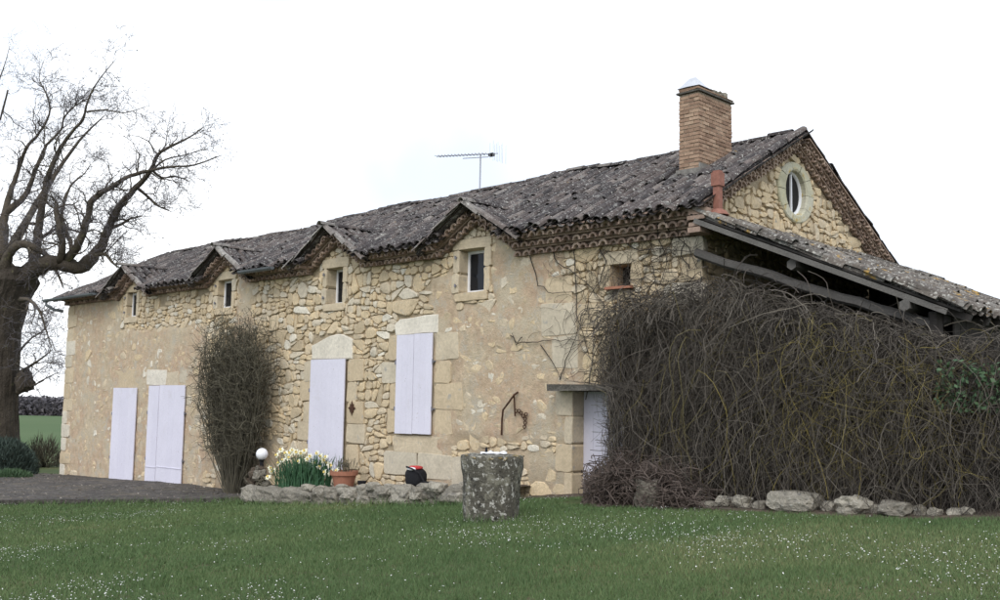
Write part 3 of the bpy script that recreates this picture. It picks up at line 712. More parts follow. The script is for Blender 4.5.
# back slope, coarse rows of the same tiles near the verge only
dnb = np.array([0, cs, -RP*cs]); nnb = np.array([0, RP*cs, cs]); x = XL-.26
while x < XR+.02:
    for k in range(12):
        s = k*ROW
        if x < -3 and k > 1: break
        T.cover((x, RID_Y+s*cs, SEAT-RP*s*cs+float(sag(x))), dnb, -ax_, nnb, 0)
    x += PITCH
# dormer roofs
for c, ap in zip(DORM, DAP):
    dc = 1/math.hypot(1, DS); y = -.37
    ymax = RID_Y-(SEAT-ap)/RP
    while y < ymax:
        for sg in (-1, 1):
            dd = np.array([sg*dc, 0, -DS*dc]); n_ = np.array([sg*DS*dc, 0, dc]); a_v = np.array([0, -sg*1., 0])
            xm = (ap-zmain(c, y))/DS if y > -.3 else 1.32
            s_end = min(xm+.25, 1.34)/dc; s = max(0, s_end-.46) ; 
            while True:
                T.cover((c+sg*s*dc, y, ap-DS*s*dc), dd, a_v, n_, .9/depth_of((c, 0, 5)), tint=(rs.uniform(.86, 1) if y < -.3 else None))
                T.chan((c+sg*s*dc, y+PITCH/2, ap-DS*s*dc-.035), dd, a_v, n_)
                if s <= .001: break
                s = max(0, s-ROW)
        y += PITCH*.98
    # dormer deck + ridge row
    kid(MB().add([(c-1.2, -.40, ap-1.2*DS-.03), (c, -.40, ap-.03), (c, ymax, ap-.03), (c-.03, ymax, ap-.05)], [(0, 1, 2), (0, 2, 3)]).add([(c+1.2, -.40, ap-1.2*DS-.03), (c, -.40, ap-.03), (c, ymax, ap-.03)], [(1, 0, 2)]).build('dormer_roof', M['deck'], None), roof, ORG)
    for k in range(4):
        T.cover((c, -.05+k*.33, ap+.045), (0, -1, .0), (1, 0, 0), (0, 0, 1), .9/depth_of((c, 0, 5)), jit=.4, tint=(.97 if k == 0 else None))
# ridge tiles
x = XL-.1
while x < XR-.40:
    T.cover((x, RID_Y, SEAT+.03+float(sag(x))), (1, 0, .0), (0, 1, 0), (0, 0, 1), jit=.35); x += .36
T.emit(300, roof, M['tile'], tile_me, 'roof_tiles', ORG)

# ---- cornices (rows of half-round tile ends under the eaves)
def cornice(p0, p1, up, out, rows, name='cornice', rowh=.105, step=.105, pitch=.15):
    p0 = np.array(p0, float); p1 = np.array(p1, float); L = np.linalg.norm(p1-p0); d = (p1-p0)/L; up = np.array(up, float); out = np.array(out, float)
    m = MB(); fl = MB()
    for r in range(rows):
        b = r*rowh; pr = (r+1)*step
        n = max(1, int(L/pitch)); w = L/n
        for k in range(n):
            c = p0+d*(k+.5+(.5 if r % 2 else 0)*(1 if k < n-1 else 0)*.9)*w+up*b; R1 = w*.5; tint = rs.random(); q = 5; V = []
            pj = pr+rs.uniform(-.03, .02); c = c+d*rs.gauss(0, .012)+up*rs.gauss(0, .005); R1 = R1*rs.uniform(.88, 1.04)
            for e in (-.05, pj):
                for R2 in (R1, R1*.62):
                    for i in range(q+1):
                        a = math.pi*i/q; V.append(c+out*e+d*R2*math.cos(a)+up*min(rowh*.8, R2*1.05)*math.sin(a))
            mm = q+1; F = []
            for i in range(q):
                F += [(i, i+1, 2*mm+i+1, 2*mm+i), (mm+i+1, mm+i, 3*mm+i, 3*mm+i+1), (2*mm+i, 2*mm+i+1, 3*mm+i+1, 3*mm+i)]
            F += [(0, 2*mm, 3*mm, mm), (q, mm+q, 3*mm+q, 2*mm+q)]
            m.add(V, F, tint)
        mid = (p0+p1)/2
        m.obox(mid+up*(b+rowh*.9)+out*(pr/2-.02), (d, up, out), (L/2, rowh*.11, pr/2+.03), .45+.2*rs.random())      # flat course
        fl.obox(mid+up*(b+rowh*.45)+out*((pr-.07)/2-.05), (d, up, out), (L/2-.004, rowh*.44, max(.02, (pr-.07)/2+.05)))
    o = hp(m.build(name, M['cornice'], None, False, 'stuff')); kid(fl.build('cornice_mortar', M['fill'], None), o, (0, 0, 0)); return o
# worldspace bookkeeping: parts of the house sit at the world origin
HW = .93
segs = [XL]+[v for c in DORM for v in (c-HW, c+HW)]+[0.]
for i in range(0, len(segs), 2):
    a, b = segs[i], segs[i+1]
    if i == len(segs)-2: cornice((a+.05, 0, 4.02), (b+.02, 0, 4.02), (0, 0, 1), (0, -1, 0), 3, rowh=.128, step=.118, pitch=.19)
    else: cornice((a, 0, 4.17), (b, 0, 4.17), (0, 0, 1), (0, -1, 0), 2, rowh=.118, step=.155, pitch=.18)
for c, ap in zip(DORM, DAP):
    dc = 1/math.hypot(1, DS)
    for sg in (-1, 1):
        cornice((c+sg*(HW+.0), 0, ap-.325-DS*(HW+.0)), (c, 0, ap-.325), (sg*DS*dc, 0, dc), (0, -1, 0), 2, rowh=.128, step=.14, pitch=.17)
gc = 1/math.hypot(1, RP)
cornice((0, -.15, float(GTOP(-.15))), (0, RID_Y, 5.85), (0, -RP*gc, gc), (1, 0, 0), 3, rowh=.088, step=.066, pitch=.16)
cornice((0, GW+.45, float(GTOP(GW+.45))), (0, RID_Y, 5.85), (0, RP*gc, gc), (1, 0, 0), 3, rowh=.088, step=.066, pitch=.16)
hp(MB().box((-.02, -.36, 4.0), (.20, -.005, 4.08)).box((-.02, -.33, 4.1), (.24, -.005, 4.16), .6).box((-.02, -.37, 4.19), (.28, -.005, 4.25), .4).box((-.02, -.34, 4.27), (.3, -.005, 4.36), .5).build('cornice_return', M['cornice'], None))

# ---- windows
for (a, b, c, d), dep in zip(WIN, WDEP):
    cx_ = (a+b)/2; w = hp(empty('window', (cx_, dep, c)))
    fw = .055; m = MB()
    m.box((a, dep, c), (a+fw, dep+.05, d)).box((b-fw, dep, c), (b, dep+.05, d)).box((a+fw, dep, c), (b-fw, dep+.05, c+fw)).box((a+fw, dep, d-fw), (b-fw, dep+.05, d))
    kid(m.build('frame', M['pvc'], None), w, w.location)
    kid(MB().box((a+fw, dep+.022, c+fw), (b-fw, dep+.032, d-fw)).build('pane', M['glass'], None), w, w.location)
    for zz in (c+.14, d-.13):
        kid(MB().tube([(a-.06, -.05, zz-.03), (a-.06, -.05, zz+.03)], .018, 6).box((a-.075, -.05, zz-.01), (a-.045, .02, zz+.01)).build('shutter_pintle', M['hinge'], None), w, w.location)
# ---- shutters
def shutter(x0, x1, z0, z1, y, label=None, planks=4, hinges=1, ledge=False):
    s = hp(MB().box((x0+.01, y-.012, z0+.01), (x1-.01, y, z1-.01), .3).build('shutter', M['shutter'], None)); w = (x1-x0)/planks
    for k in range(planks):
        p = MB().box((x0+k*w+.0012, y-.032, z0+rs.uniform(0, .006)), (x0+(k+1)*w-.0012, y-.0121, z1), rs.random()).build('plank', M['shutter'], None); kid(p, s, (0, 0, 0))
    for zz in ((z0+.25*(z1-z0), z0+.72*(z1-z0)) if hinges else ()):
        xx = x0-.02 if hinges > 0 else x1+.02
        kid(MB().tube([(xx, y-.03, zz-.04), (xx, y-.03, zz+.04)], .016, 6).box((xx-.03, y-.02, zz-.012), (xx+.03, y+.03, zz+.012)).build('hinge', M['hinge'], None), s, (0, 0, 0))
    if ledge: kid(MB().box((x0+.01, y-.045, z0+.42), (x1-.01, y-.0325, z0+.435)).build('weather_bar', M['shutter'], None), s, (0, 0, 0))
    if label: s['label'] = label
    return s
shutter(*SH[0], -.03, 'single lavender white shutter left of the double one', 6, 1)
shutter(*SH[1], -.03, 'narrow leaf of the tall lavender white shutter', 2, 1, True); shutter(*SH[2], -.03, 'wide leaf of the tall lavender white shutter', 5, -1, True)
shutter(*SH[3], -.03, 'lavender white door shutter under the pale cambered lintel', 6, 1)
shutter(*SH[4], -.035, 'left leaf of the shuttered window', 3, 1); shutter(*SH[5], -.035, 'right leaf of the shuttered window', 3, -1)
# right door, deep in its opening
d_ = hp(MB().box((RDOOR[0], .30, RDOOR[2]), (RDOOR[1], .33, RDOOR[3]), .2).build('door', M['shutter'], None)); d_['label'] = 'lavender grey door half behind the bare vine'
for k in range(5):
    w = (RDOOR[1]-RDOOR[0])/5; kid(MB().box((RDOOR[0]+k*w+.002, .275, RDOOR[2]), (RDOOR[0]+(k+1)*w-.002, .2995, RDOOR[3]), .2*k).build('plank', M['shutter'], None), d_, (0, 0, 0))
hp(MB().box((-2.80, -.30, 1.665), (-1.35, .3, 1.775), .1, .025).build('door_canopy_slab', M['slab'], None))
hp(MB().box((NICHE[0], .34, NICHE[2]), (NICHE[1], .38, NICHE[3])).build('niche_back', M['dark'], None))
hp(MB().box((NICHE[0]-.05, -.09, NICHE[2]-.045), (NICHE[1]+.06, .33, NICHE[2]-.003)).build('niche_sill', M['terracotta'], None))
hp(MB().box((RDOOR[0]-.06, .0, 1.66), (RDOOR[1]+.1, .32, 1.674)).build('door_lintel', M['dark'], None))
# rusty wall anchor beside the main door
an = MB(); c = PY(353, 408, 0)
for k in range(8):
    t = math.pi/4*k; r = (.17, .12)[k % 2]; w = .045
    an.add([(c[0], -.05, c[2]), (c[0]+.06*math.cos(t-.6), -.03, c[2]+.06*math.sin(t-.6)*1.3), (c[0]+r*.75*math.cos(t), -.035, c[2]+r*1.0*math.sin(t)), (c[0]+.06*math.cos(t+.6), -.03, c[2]+.06*math.sin(t+.6)*1.3)], [(0, 1, 2), (0, 2, 3)])
an.box((c[0]-.05, -.045, c[2]-.08), (c[0]+.05, -.0, c[2]+.08))
hp(an.build('wall_anchor', M['iron'], None))
# rusty bracket with chain
def wp(px, py, y=-.05): return PY(px, py, y)
br = empty('iron_bracket', tuple(wp(515, 395, -.02))); tag(br, 'rusty iron bracket with hanging chain on the rendered wall', 'bracket')
def bkid(o): return kid(o, br, br.location)
bkid(MB().tube([wp(518, 392, .0), wp(514, 395, -.1), wp(509, 402, -.12), wp(503, 410, -.1), wp(502, 420, -.06), wp(501.5, 435, -.05)], .017, 6).build('arm', M['iron']))
bkid(MB().tube([wp(514, 394, -.08), wp(514.5, 405, -.05), wp(515, 416, -.05)], .014, 6).build('hook_bar', M['iron']))
ch = MB()
for i, (px, py) in enumerate([(516, 411), (519, 411), (521, 413), (523, 416), (525, 419), (526, 414.5), (525, 423), (524.5, 427)]):
    c = wp(px, py, -.04); ch.tube([c+np.array([.032*math.cos(t), .01*math.sin(2*t), .032*math.sin(t)]) for t in np.linspace(0, 6.28, 9)], .009, 5, caps=False)
bkid(ch.build('chain', M['iron']))

# ---- chimney
cf = PY(679, 163, 1.4); cxl = cf[0]; cxr = PY(699, 120, 1.4)[0]; cyb = PX(732, 125, cxr)[1]; ctop = PY(690, 92, 1.4)[2]
cb = 5.1
chim = hp(MB().box((cxl+.012, 1.412, cb), (cxr-.012, cyb-.012, ctop-.02)).build('chimney', M['brick_mortar'], None))
bm = MB(); z = cb; k = 0; bh = .052
while z+bh < ctop:
    for face in range(4):
        Lf = (cxr-cxl) if face < 2 else (cyb-1.4); n = max(2, round(Lf/.23)); w = Lf/n; o_ = (k % 2)*.5
        es = [0]+[ (i+o_)*w for i in range(0 if o_ else 1, n)]+[Lf]
        for e0, e1 in zip(es[:-1], es[1:]):
            if e1-e0 < .02: continue
            p = rs.uniform(-.007, .009); g = rs.uniform(.003, .009)
            if face == 0: bm.box((cxl+e0+g, 1.4-p, z), (cxl+e1-g, 1.45, z+bh-.0), rs.random())
            elif face == 1: bm.box((cxl+e0+g, cyb-.05, z), (cxl+e1-g, cyb+p, z+bh), rs.random())
            elif face == 2: bm.box((cxr-.05, 1.405+e0+g, z), (cxr+p, 1.395+e1-g, z+bh), rs.random())
            else: bm.box((cxl-p, 1.405+e0+g, z), (cxl+.05, 1.395+e1-g, z+bh), rs.random())
    z += bh+.014; k += 1
kid(bm.build('bricks', M['brick'], None, False, 'stuff'), chim, (0, 0, 0))
kid(MB().box((cxl-.035, 1.365, ctop-.015), (cxr+.035, cyb+.035, ctop+.015), .5).build('cap_course', M['slab'], None), chim, (0, 0, 0))
kid(MB().box((cxl-.01, 1.39, ctop+.015), (cxr+.01, cyb+.01, ctop+.06), .4, .02).build('cap_bricks', M['brick'], None), chim, (0, 0, 0))
kid(MB().box((cxl-.05, 1.36, zmain(-1, 1.36)-.1), (cxr+.05, 1.40, zmain(-1, 1.4)+.12), .4, .01).box((cxr, 1.38, zmain(-1, 1.4)-.1), (cxr+.03, 1.75, zmain(-1, 1.6)+.1), .4, .01).build('flashing', M['cement'], None), chim, (0, 0, 0))
# plastic sheet weighted with stones on top
pm = MB(); gx_ = np.linspace(cxl-.03, cxr+.02, 7); gy_ = np.linspace(1.38, 1.38+(cyb-1.38)*.45, 7); vs = []
for i, x in enumerate(gx_):
    for j, y in enumerate(gy_):
        e = max(abs(i-3), abs(j-3)); vs.append((x, y, ctop+.085+.25*max(0, 1-abs(i-2.6)/3.1)*(.35+.65*math.sin(min(1, j/3.2)*1.57))*(1 if j < 5 else .6)*(e < 3 or .12)+rs.uniform(-.03, .03)*(e < 3)))
pm.add(vs, [(i*7+j, (i+1)*7+j, (i+1)*7+j+1, i*7+j+1) for i in range(6) for j in range(6)])
tag(pm.build('plastic_sheet', M['sheet']), 'crumpled white plastic sheet covering the chimney top', 'sheet')

# ---- rocks
def rock_mesh(name, size, seed, sub=2, rough=.28, flat=0., tint=.5):
    import bmesh
    bm_ = bmesh.new(); bmesh.ops.create_icosphere(bm_, subdivisions=sub, radius=1.0); V = []
    for v in bm_.verts:
        p = v.co.copy(); q = p*1.1+Vector((seed*3.1, seed*1.7, -seed*2.3))
        cube = max(abs(p.x), abs(p.y), abs(p.z)); f = (1/cube)**.55
        d = 1+rough*mnoise.noise(q)+rough*.5*mnoise.noise(q*2.7)+rough*.22*mnoise.noise(q*6)
        V.append((p.x*size[0]*d*f*.82, p.y*size[1]*d*f*.82, p.z*size[2]*d*f*.82))
    F = [tuple(v.index for v in f.verts) for f in bm_.faces]; bm_.free()
    return fast_mesh(name, np.array(V), F, np.clip(np.full(len(V), tint)+rng.normal(0, .06, len(V)), 0, 1), smooth=False)
for i, (t, s) in enumerate([(.5, (.10, .13, .08)), (.6, (.12, .09, .06)), (.68, (.11, .10, .10)), (.78, (.14, .13, .06)), (.86, (.10, .12, .10)), (.95, (.11, .07, .08))]):
    y = 1.4+(cyb-1.4)*t; o = link('stone', rock_mesh('stone', s, 40+i, 2), M['rock']); o.location = ((cxl+cxr)/2+(.05 if i % 2 else -.06), y, ctop+.06+s[2]*1.0)
    tag(o, 'small stone lying on top of the brick chimney', 'stone', 'stones weighing down the chimney cover')

# ---- gutters
def gutter(x0, x1, y, z, label, spout=False):
    g = MB(); n = 6; V = []
    for x in (x0, x1):
        for k in range(n+1): a = math.pi+math.pi*k/n; V.append((x, y+.075*math.cos(a), z+.075*math.sin(a)))
        for k in range(n+1): a = math.pi+math.pi*k/n; V.append((x, y+.068*math.cos(a), z+.068*math.sin(a)+.002))
    m_ = n+1; F = []
    for k in range(n): F += [(k, k+1, 2*m_+k+1, 2*m_+k), (m_+k+1, m_+k, 3*m_+k, 3*m_+k+1), (2*m_+k, 2*m_+k+1, 3*m_+k+1, 3*m_+k), (k+1, k, m_+k, m_+k+1)]
    F += [tuple(range(n+1)), tuple(2*m_+k for k in range(n+1))[::-1]]
    g.add(V, F); 
    if spout: g.tube([(x0+.15, y, z-.06), (x0+.15, y, z-.16), (x0+.3, y+.2, z-.30), (x0+.42, y+.42, z-.34)], .045, 8)
    o = hp(g.build('gutter', M['zinc'], None)); o['label'] = label
gutter(-22.95, -19.55, -.52, 4.34, 'grey zinc gutter running out past the left corner', True)
gutter(-12.05, -10.75, -.50, 4.36, 'short grey gutter length between two dormers')

# ---- terracotta flue on the shed roof beside the gable
fx, fy = .34, -.10
fl = hp(MB().box((fx-.05, fy-.05, 4.1), (fx+.05, fy+.05, 4.70)).box((fx-.072, fy-.072, 4.70), (fx+.072, fy+.072, 4.90)).box((fx-.055, fy-.055, 4.90), (fx+.055, fy+.055, 4.93)).build('flue_pipe', M['flue'], None))
fl['label'] = 'terracotta flue pipe against the gable'
kid(MB().lathe((fx, fy, 4.26), [(.17, 0), (.13, .06), (.08, .09)], 12).build('collar', M['flue'], None), fl, (0, 0, 0))

# ---- aerial
ab = PY(480, 180, RID_Y); at = PY(480.5, 156.5, RID_Y); ae = empty('television_aerial', tuple(ab)); tag(ae, 'thin metal television aerial on a mast above the ridge', 'aerial')
kid(MB().tube([ab-np.array([0, 0, .25]), at+np.array([0, 0, .03])], .02, 6).build('mast', M['alu']), ae, ae.location)
bl_ = PY(437, 156.5, RID_Y); brr = PY(498, 153.5, RID_Y)
kid(MB().tube([bl_, brr], .011, 5).build('boom', M['alu']), ae, ae.location)
for i in range(15):
    p = bl_+(brr-bl_)*(i+.3)/15*.84
    kid(MB().tube([p+np.array([0, -.11, 0]), p+np.array([0, .11, 0])], .007, 4).tube([p+np.array([-.03, 0, -.02]), p+np.array([.03, 0, .035])], .008, 4).build('director', M['alu']), ae, ae.location)
p = bl_+(brr-bl_)*.9; kid(MB().box(p-np.array([.06, .04, .06]), p+np.array([.07, .04, .01])).build('dipole_box', M['black']), ae, ae.location)
for dx, h0, h1 in ((0, -.16, .2), (.10, -.22, .24), (.2, -.25, .16)):
    for dy in (-.15, 0, .15):
        q = p+np.array([dx+.1, dy, 0]); kid(MB().tube([q+np.array([0, 0, h0]), q+np.array([0, 0, h1])], .0055, 4).build('reflector_rod', M['alu']), ae, ae.location)
kid(MB().tube([PY(463, 158.5, RID_Y), PY(488, 157, RID_Y)], .012, 5).build('brace', M['alu']), ae, ae.location)

# ================================================================== LEAN-TO SHED
SP = .425; SX = 3.86; SY0, SY1 = -.34, 5.86
def zs(x): return 4.33-SP*x
shed = tag(empty('lean_to_shed', (1.9, 3, .2)), 'open timber lean-to shed with lichened tile roof against the gable', 'shed')
SO = (1.9, 3, .2)
sdeck = kid(MB().add([(.02, SY0, zs(.02)-.03), (SX, SY0, zs(SX)-.03), (SX, SY1, zs(SX)-.03), (.02, SY1, zs(.02)-.03), (.02, SY0, zs(.02)-.06), (SX, SY0, zs(SX)-.06), (SX, SY1, zs(SX)-.06), (.02, SY1, zs(.02)-.06)], [(0, 1, 2, 3), (7, 6, 5, 4), (0, 4, 5, 1), (1, 5, 6, 2)], .2).build('roof', M['darkwood'], None), shed, SO)
c2 = 1/math.hypot(1, SP); d2 = np.array([c2, 0, -SP*c2]); n2_ = np.array([SP*c2, 0, c2]); a2_ = np.array([0, 1., 0])
TS = Tiles(); y = SY0+.06; s_len = (SX+.10)/c2; rown = 0
while y < SY1:
    k = 0
    while True:
        s = s_len-.46-k*ROW; k += 1
        if s < -.15: break
        s0 = max(s, 0); wob = .02*math.sin(s0*2.1+y)+.012*math.sin(y*3.1)
        TS.cover((s0*c2, y, zs(s0*c2)+wob), d2, a2_, n2_)
        if rown == 0: TS.cover((s0*c2, y-.03, zs(s0*c2)+wob+.045), d2, a2_, n2_)        # doubled verge row
        TS.chan((s0*c2, y+.12, zs(s0*c2)-.03+wob), d2, a2_, n2_)
    y += .24; rown += 1
TS.emit(300, sdeck, M['tile_old'], tile_old_me, 'roof_tiles', ORG)
def beam(a, b, w, h, nm, mat, wob=0., par=shed, seg=8, tint=.5):
    a = np.array(a, float); b = np.array(b, float); t = (b-a)/np.linalg.norm(b-a); up = np.array([0, 0, 1.]); s_ = np.cross(t, up); s_ /= np.linalg.norm(s_); u = np.cross(s_, t)
    V = []; q = 6
    for i in range(seg+1):
        c = a+(b-a)*i/seg+u*wob*(rs.random()-.5)+s_*wob*(rs.random()-.5)
        for k in range(q):
            ang = 2*math.pi*(k+.5)/q; f = 1+wob*3*(rs.random()-.5); V.append(c+s_*w*math.cos(ang)*f+u*h*math.sin(ang)*f)
    F = [(i*q+k, i*q+(k+1) % q, (i+1)*q+(k+1) % q, (i+1)*q+k) for i in range(seg) for k in range(q)]+[tuple(range(q))[::-1], tuple(seg*q+k for k in range(q))]
    return kid(MB().add(V, F, tint).build(nm, mat, None), par, SO)
# verge boards
kid(MB().obox((np.array([.10, SY0-.02, zs(.10)-.115])+np.array([SX-.15, SY0-.02, zs(SX-.15)-.115]))/2, (d2, a2_, n2_), (np.hypot(SX-.25, SP*(SX-.25))/2, .016, .036), 1.).build('verge_board', M['wood'], None), shed, SO)
beam((-.02, -.12, 3.72), (3.5, -.12, zs(3.5)-.36), .075, .07, 'hewn_rafter', M['wood'], .028, seg=14, tint=.35)
for x in (1.62, 3.2): beam((x, SY0-.05 if x > 2 else -.30, zs(x)-.23), (x, SY1, zs(x)-.23), .075, .08, 'purlin', M['wood'], .02, tint=.8)
for y in np.arange(SY0+.15, SY1, .62): kid(MB().obox((SX/2+.05, y, zs(SX/2+.05)-.105), (d2, a2_, n2_), (SX/2/c2+.02, .035, .045), rs.random()).build('rafter', M['darkwood'], None), shed, SO)
for (x, y) in ((3.45, -.12), (3.55, 2.2), (3.55, 4.5), (3.55, 6.7)): beam((x, y, g1(x, y)-.1), (x+.03, y, zs(x)-.2), .09, .09, 'post', M['darkwood'], .01)
beam((3.55, -.1, zs(3.55)-.24), (3.55, SY1, zs(3.55)-.24), .07, .08, 'eaves_beam', M['darkwood'], .01)
for k in range(34):
    y0 = .05+k*.2; kid(MB().box((3.62, y0, .1), (3.645, y0+.192, zs(3.66)-.066), rs.random(), .004).build('side_board', M['darkwood'], None), shed, SO)
for k in range(18):
    x0 = .0+k*.2; kid(MB().box((x0, SY1-.1, -.1), (x0+.193, SY1-.07, zs(x0+.2)-.068), rs.random(), .004).build('rear_board', M['darkwood'], None), shed, SO)

# ================================================================== PLANTED BED in front of the main door
def bedtop(x): return float(np.interp(x, [-10.5, -8.5, -6, -3.6], [-.36, -.27, -.10, .06]))
bed = tag(empty('raised_bed', (-7, -1, -.5)), 'low raised bed edged with rough grey boulders below the door', 'planter'); BO = bed.location.copy()
m = MB(); nx = 40; ny = 8
for i in range(nx+1):
    for j in range(ny+1):
        x = -10.4+7.0*i/nx; y = -1.22+1.24*j/ny; z = bedtop(x)-.05+.05*float(fnoise(np.array([x*3]), np.array([y*3]), 2)[0])-.10*(j == 0)+.02*j/ny; m.v.append((x, y, z)); m.t.append(.5)
m.f = [(i*(ny+1)+j, (i+1)*(ny+1)+j, (i+1)*(ny+1)+j+1, i*(ny+1)+j+1) for i in range(nx) for j in range(ny)]
kid(m.build('soil', M['soil'], None, True), bed, BO)
x = -10.35; i = 0
big = [.62, 1.05, .9, .5, .45, .55, .42, .5, .6, .45, .5, .4, .55, .42, .5, .45]
while x < -3.5:
    w = big[i % len(big)]; g = g1(x+w/2, -1.25); t = bedtop(x+w/2); hgt = t-g
    o = link('boulder', rock_mesh('boulder', (w*.62, .28, hgt*.60+.03), i+3, 3, .5 if i > 2 else .34, tint=rs.uniform(.35, .75)), M['rock']); o.location = (x+w/2, -1.2+rs.uniform(-.05, .05), g+hgt*.47); o.rotation_euler = (0, rs.uniform(-.08, .08), rs.uniform(-.2, .2)); kid(o, bed, BO)
    if i > 1:
        for q in range(4):
            s = rs.uniform(.07, .17); o = link('stone', rock_mesh('stone', (s*1.4, s, s*.7), i*7+q+50, 2, .3, tint=rs.uniform(.4, .95)), M['rock']); o.location = (x+rs.uniform(0, w), -1.2+rs.uniform(-.2, .15), t+rs.uniform(-.16, .03)); kid(o, bed, BO)
    x += w*.96; i += 1

# globe lamp on a dark rough heap
lp = PY(262, 454, -.95); lo = empty('globe_lamp', (lp[0], -.95, bedtop(lp[0]))); tag(lo, 'white globe garden lamp on a dark stem beside the daffodils', 'lamp')
kid(MB().lathe((lp[0], -.95, lp[2]), [(.001, -.125)]+[(.125*math.sin(a), -.125*math.cos(a)) for a in np.linspace(.2, 2.95, 12)]+[(.001, .125)], 20).build('globe', M['globe'], None, True), lo, lo.location)
kid(MB().tube([(lp[0], -.95, bedtop(lp[0])-.05), (lp[0], -.95, lp[2]-.11)], [.05, .04], 8).lathe((lp[0], -.95, lp[2]-.16), [(.03, 0), (.065, .03), (.06, .06)], 10).build('stem', M['black'], None), lo, lo.location)
hpx = tag(empty('driftwood_heap', (lp[0]-.0, -1.0, bedtop(lp[0]))), 'dark heap of twisted roots and stones under the globe lamp', 'root heap')
for k in range(16):
    s = rs.uniform(.05, .13); o = link('stone', rock_mesh('stone', (s*1.3, s, s), 90+k, 2, .5, tint=rs.uniform(0, .4)), M['soil' if k % 3 else 'rock']); hgt = rs.random()**1.3
    o.location = (lp[0]+rs.uniform(-.42, .4)*(1-hgt*.8), -1.0+rs.uniform(-.12, .12), bedtop(lp[0])+.03+hgt*.34); kid(o, hpx, hpx.location)
for k in range(18):
    a = np.array([lp[0]+rs.uniform(-.4, .4), -1.0+rs.uniform(-.15, .1), bedtop(lp[0])+.02]); pts = [a]
    for q in range(4): pts.append(pts[-1]+np.array([rs.uniform(-.11, .11), rs.uniform(-.06, .05), rs.uniform(.01, .11)]))
    kid(MB().tube(pts, [.018, .016, .013, .01, .005], 5).build('root', M['shrub'], None), hpx, hpx.location)

# daffodils
dl, dr_ = PY(272, 480, -1.0)[0], PY(334, 480, -1.0)[0]
daf = tag(empty('daffodil_clump', ((dl+dr_)/2, -.95, bedtop(-9.2))), 'clump of cream daffodils with strap leaves in the raised bed', 'flowers')
NB = 640; bx = rng.normal(0, .36, NB).clip(-.8, .8)*(dr_-dl)/2+ (dl+dr_)/2; by = -.95+rng.uniform(-.2, .25, NB)
Lb = rng.uniform(.36, .74, NB); an_ = rng.uniform(0, 2*math.pi, NB); lean = rng.uniform(.02, .26, NB)+.2*np.abs(bx-(dl+dr_)/2)
V = []; F = []; Tn = []
for k in range(NB):
    dx = math.cos(an_[k])*lean[k]*.7+np.sign(bx[k]-(dl+dr_)/2)*.22*abs(bx[k]-(dl+dr_)/2); dy = math.sin(an_[k])*lean[k]; z0 = bedtop(bx[k])-.03; w = .011; sa = an_[k]+1.57
    wx, wy = w*math.cos(sa), w*math.sin(sa); b = len(V)
    for q in range(4):
        t = q/3; f = (1, 1, .85, .12)[q]; bx_, by_, bz_ = bx[k]+dx*t*t, by[k]+dy*t*t, z0+Lb[k]*(t-.12*t*t*(lean[k] > .2)); V += [(bx_-wx*f, by_-wy*f, bz_), (bx_+wx*f, by_+wy*f, bz_)]
    F += [(b+2*q, b+2*q+1, b+2*q+3, b+2*q+2) for q in range(3)]; Tn += [rng.random()]*8
kid(link('leaves', fast_mesh('leaves', np.array(V), F, Tn), M['daff'], None, 'stuff'), daf, daf.location)
def flower_mesh():
    m = MB()
    for k in range(6):
        a = k*math.pi/3; u = np.array([math.cos(a), math.sin(a), 0]); v = np.array([-math.sin(a), math.cos(a), 0]); zz = np.array([0, 0, 1.])
        m.add([np.zeros(3), u*.022+v*.018, u*.05+zz*-.004, u*.022-v*.018], [(0, 1, 2, 3)], rs.random())
    return m.mesh('petals')
fm = flower_mesh(); tm = MB().lathe((0, 0, 0), [(.006, 0), (.013, .012), (.019, .024)], 8).mesh('trumpet')
for (px, py) in [(277, 455), (281, 450), (283, 460), (292, 450), (296, 452), (301, 453), (305, 451), (310, 456), (307, 459), (317, 453), (323, 460), (326, 457), (327, 463), (330, 465), (270, 468), (268, 477), (274, 470), (325, 472), (332, 471), (337, 470), (330, 474), (288, 458), (299, 461), (314, 463), (279, 463), (321, 456), (290, 453), (286, 453), (319, 467), (271, 472)]:
    p = PY(px, py, -1.12+rs.uniform(-.08, .2)); st = MB().tube([(p[0]*.85+.15*(dl+dr_)/2, -.95, bedtop(p[0])-.03), (p[0]*.97+.03*(dl+dr_)/2, (p[1]-.95)/2, p[2]-.12), tuple(p)], .005, 4).build('stalk', M['daff'], None); kid(st, daf, daf.location)
    f = link('flower', fm, M['petal']); f.rotation_euler = (R(70)+rs.uniform(-.5, .3), rs.uniform(-.3, .3), R(35)+rs.uniform(-.9, .9)); f.location = tuple(p); sc = rs.uniform(1.2, 1.6); f.scale = (sc, sc, sc); kid(f, daf, daf.location)
    t_ = link('trumpet', tm, M['trumpet']); t_.parent = f
# pot
pc = PY(344, 476, -.85); pz = bedtop(pc[0])
pot = tag(empty('plant_pot', (pc[0], -.85, pz)), 'terracotta plant pot with a few dry stems by the door', 'plant pot')
kid(MB().lathe((pc[0], -.85, pz-.03), [(.17, 0), (.235, .26), (.265, .26), (.275, .34), (.25, .34), (.245, .30), (.0, .30)], 24).build('pot', M['terracotta'], None, False), pot, pot.location)
P_ = np.zeros((60, 5, 3)); 
for k in range(60):
    b = np.array([pc[0]+rs.uniform(-.18, .18), -.85+rs.uniform(-.15, .15), pz+.26]); d = np.array([rs.uniform(-.4, .4), rs.uniform(-.3, .3), 1.]); 
    for q in range(5): P_[k, q] = b+d*q*rs.uniform(.04, .075)
v_, f_, t_ = tubes(P_, np.full((60, 5), .004), 3); kid(link('dry_stems', fast_mesh('dry_stems', v_, f_, t_), M['shrub'], None, 'stuff'), pot, pot.location)
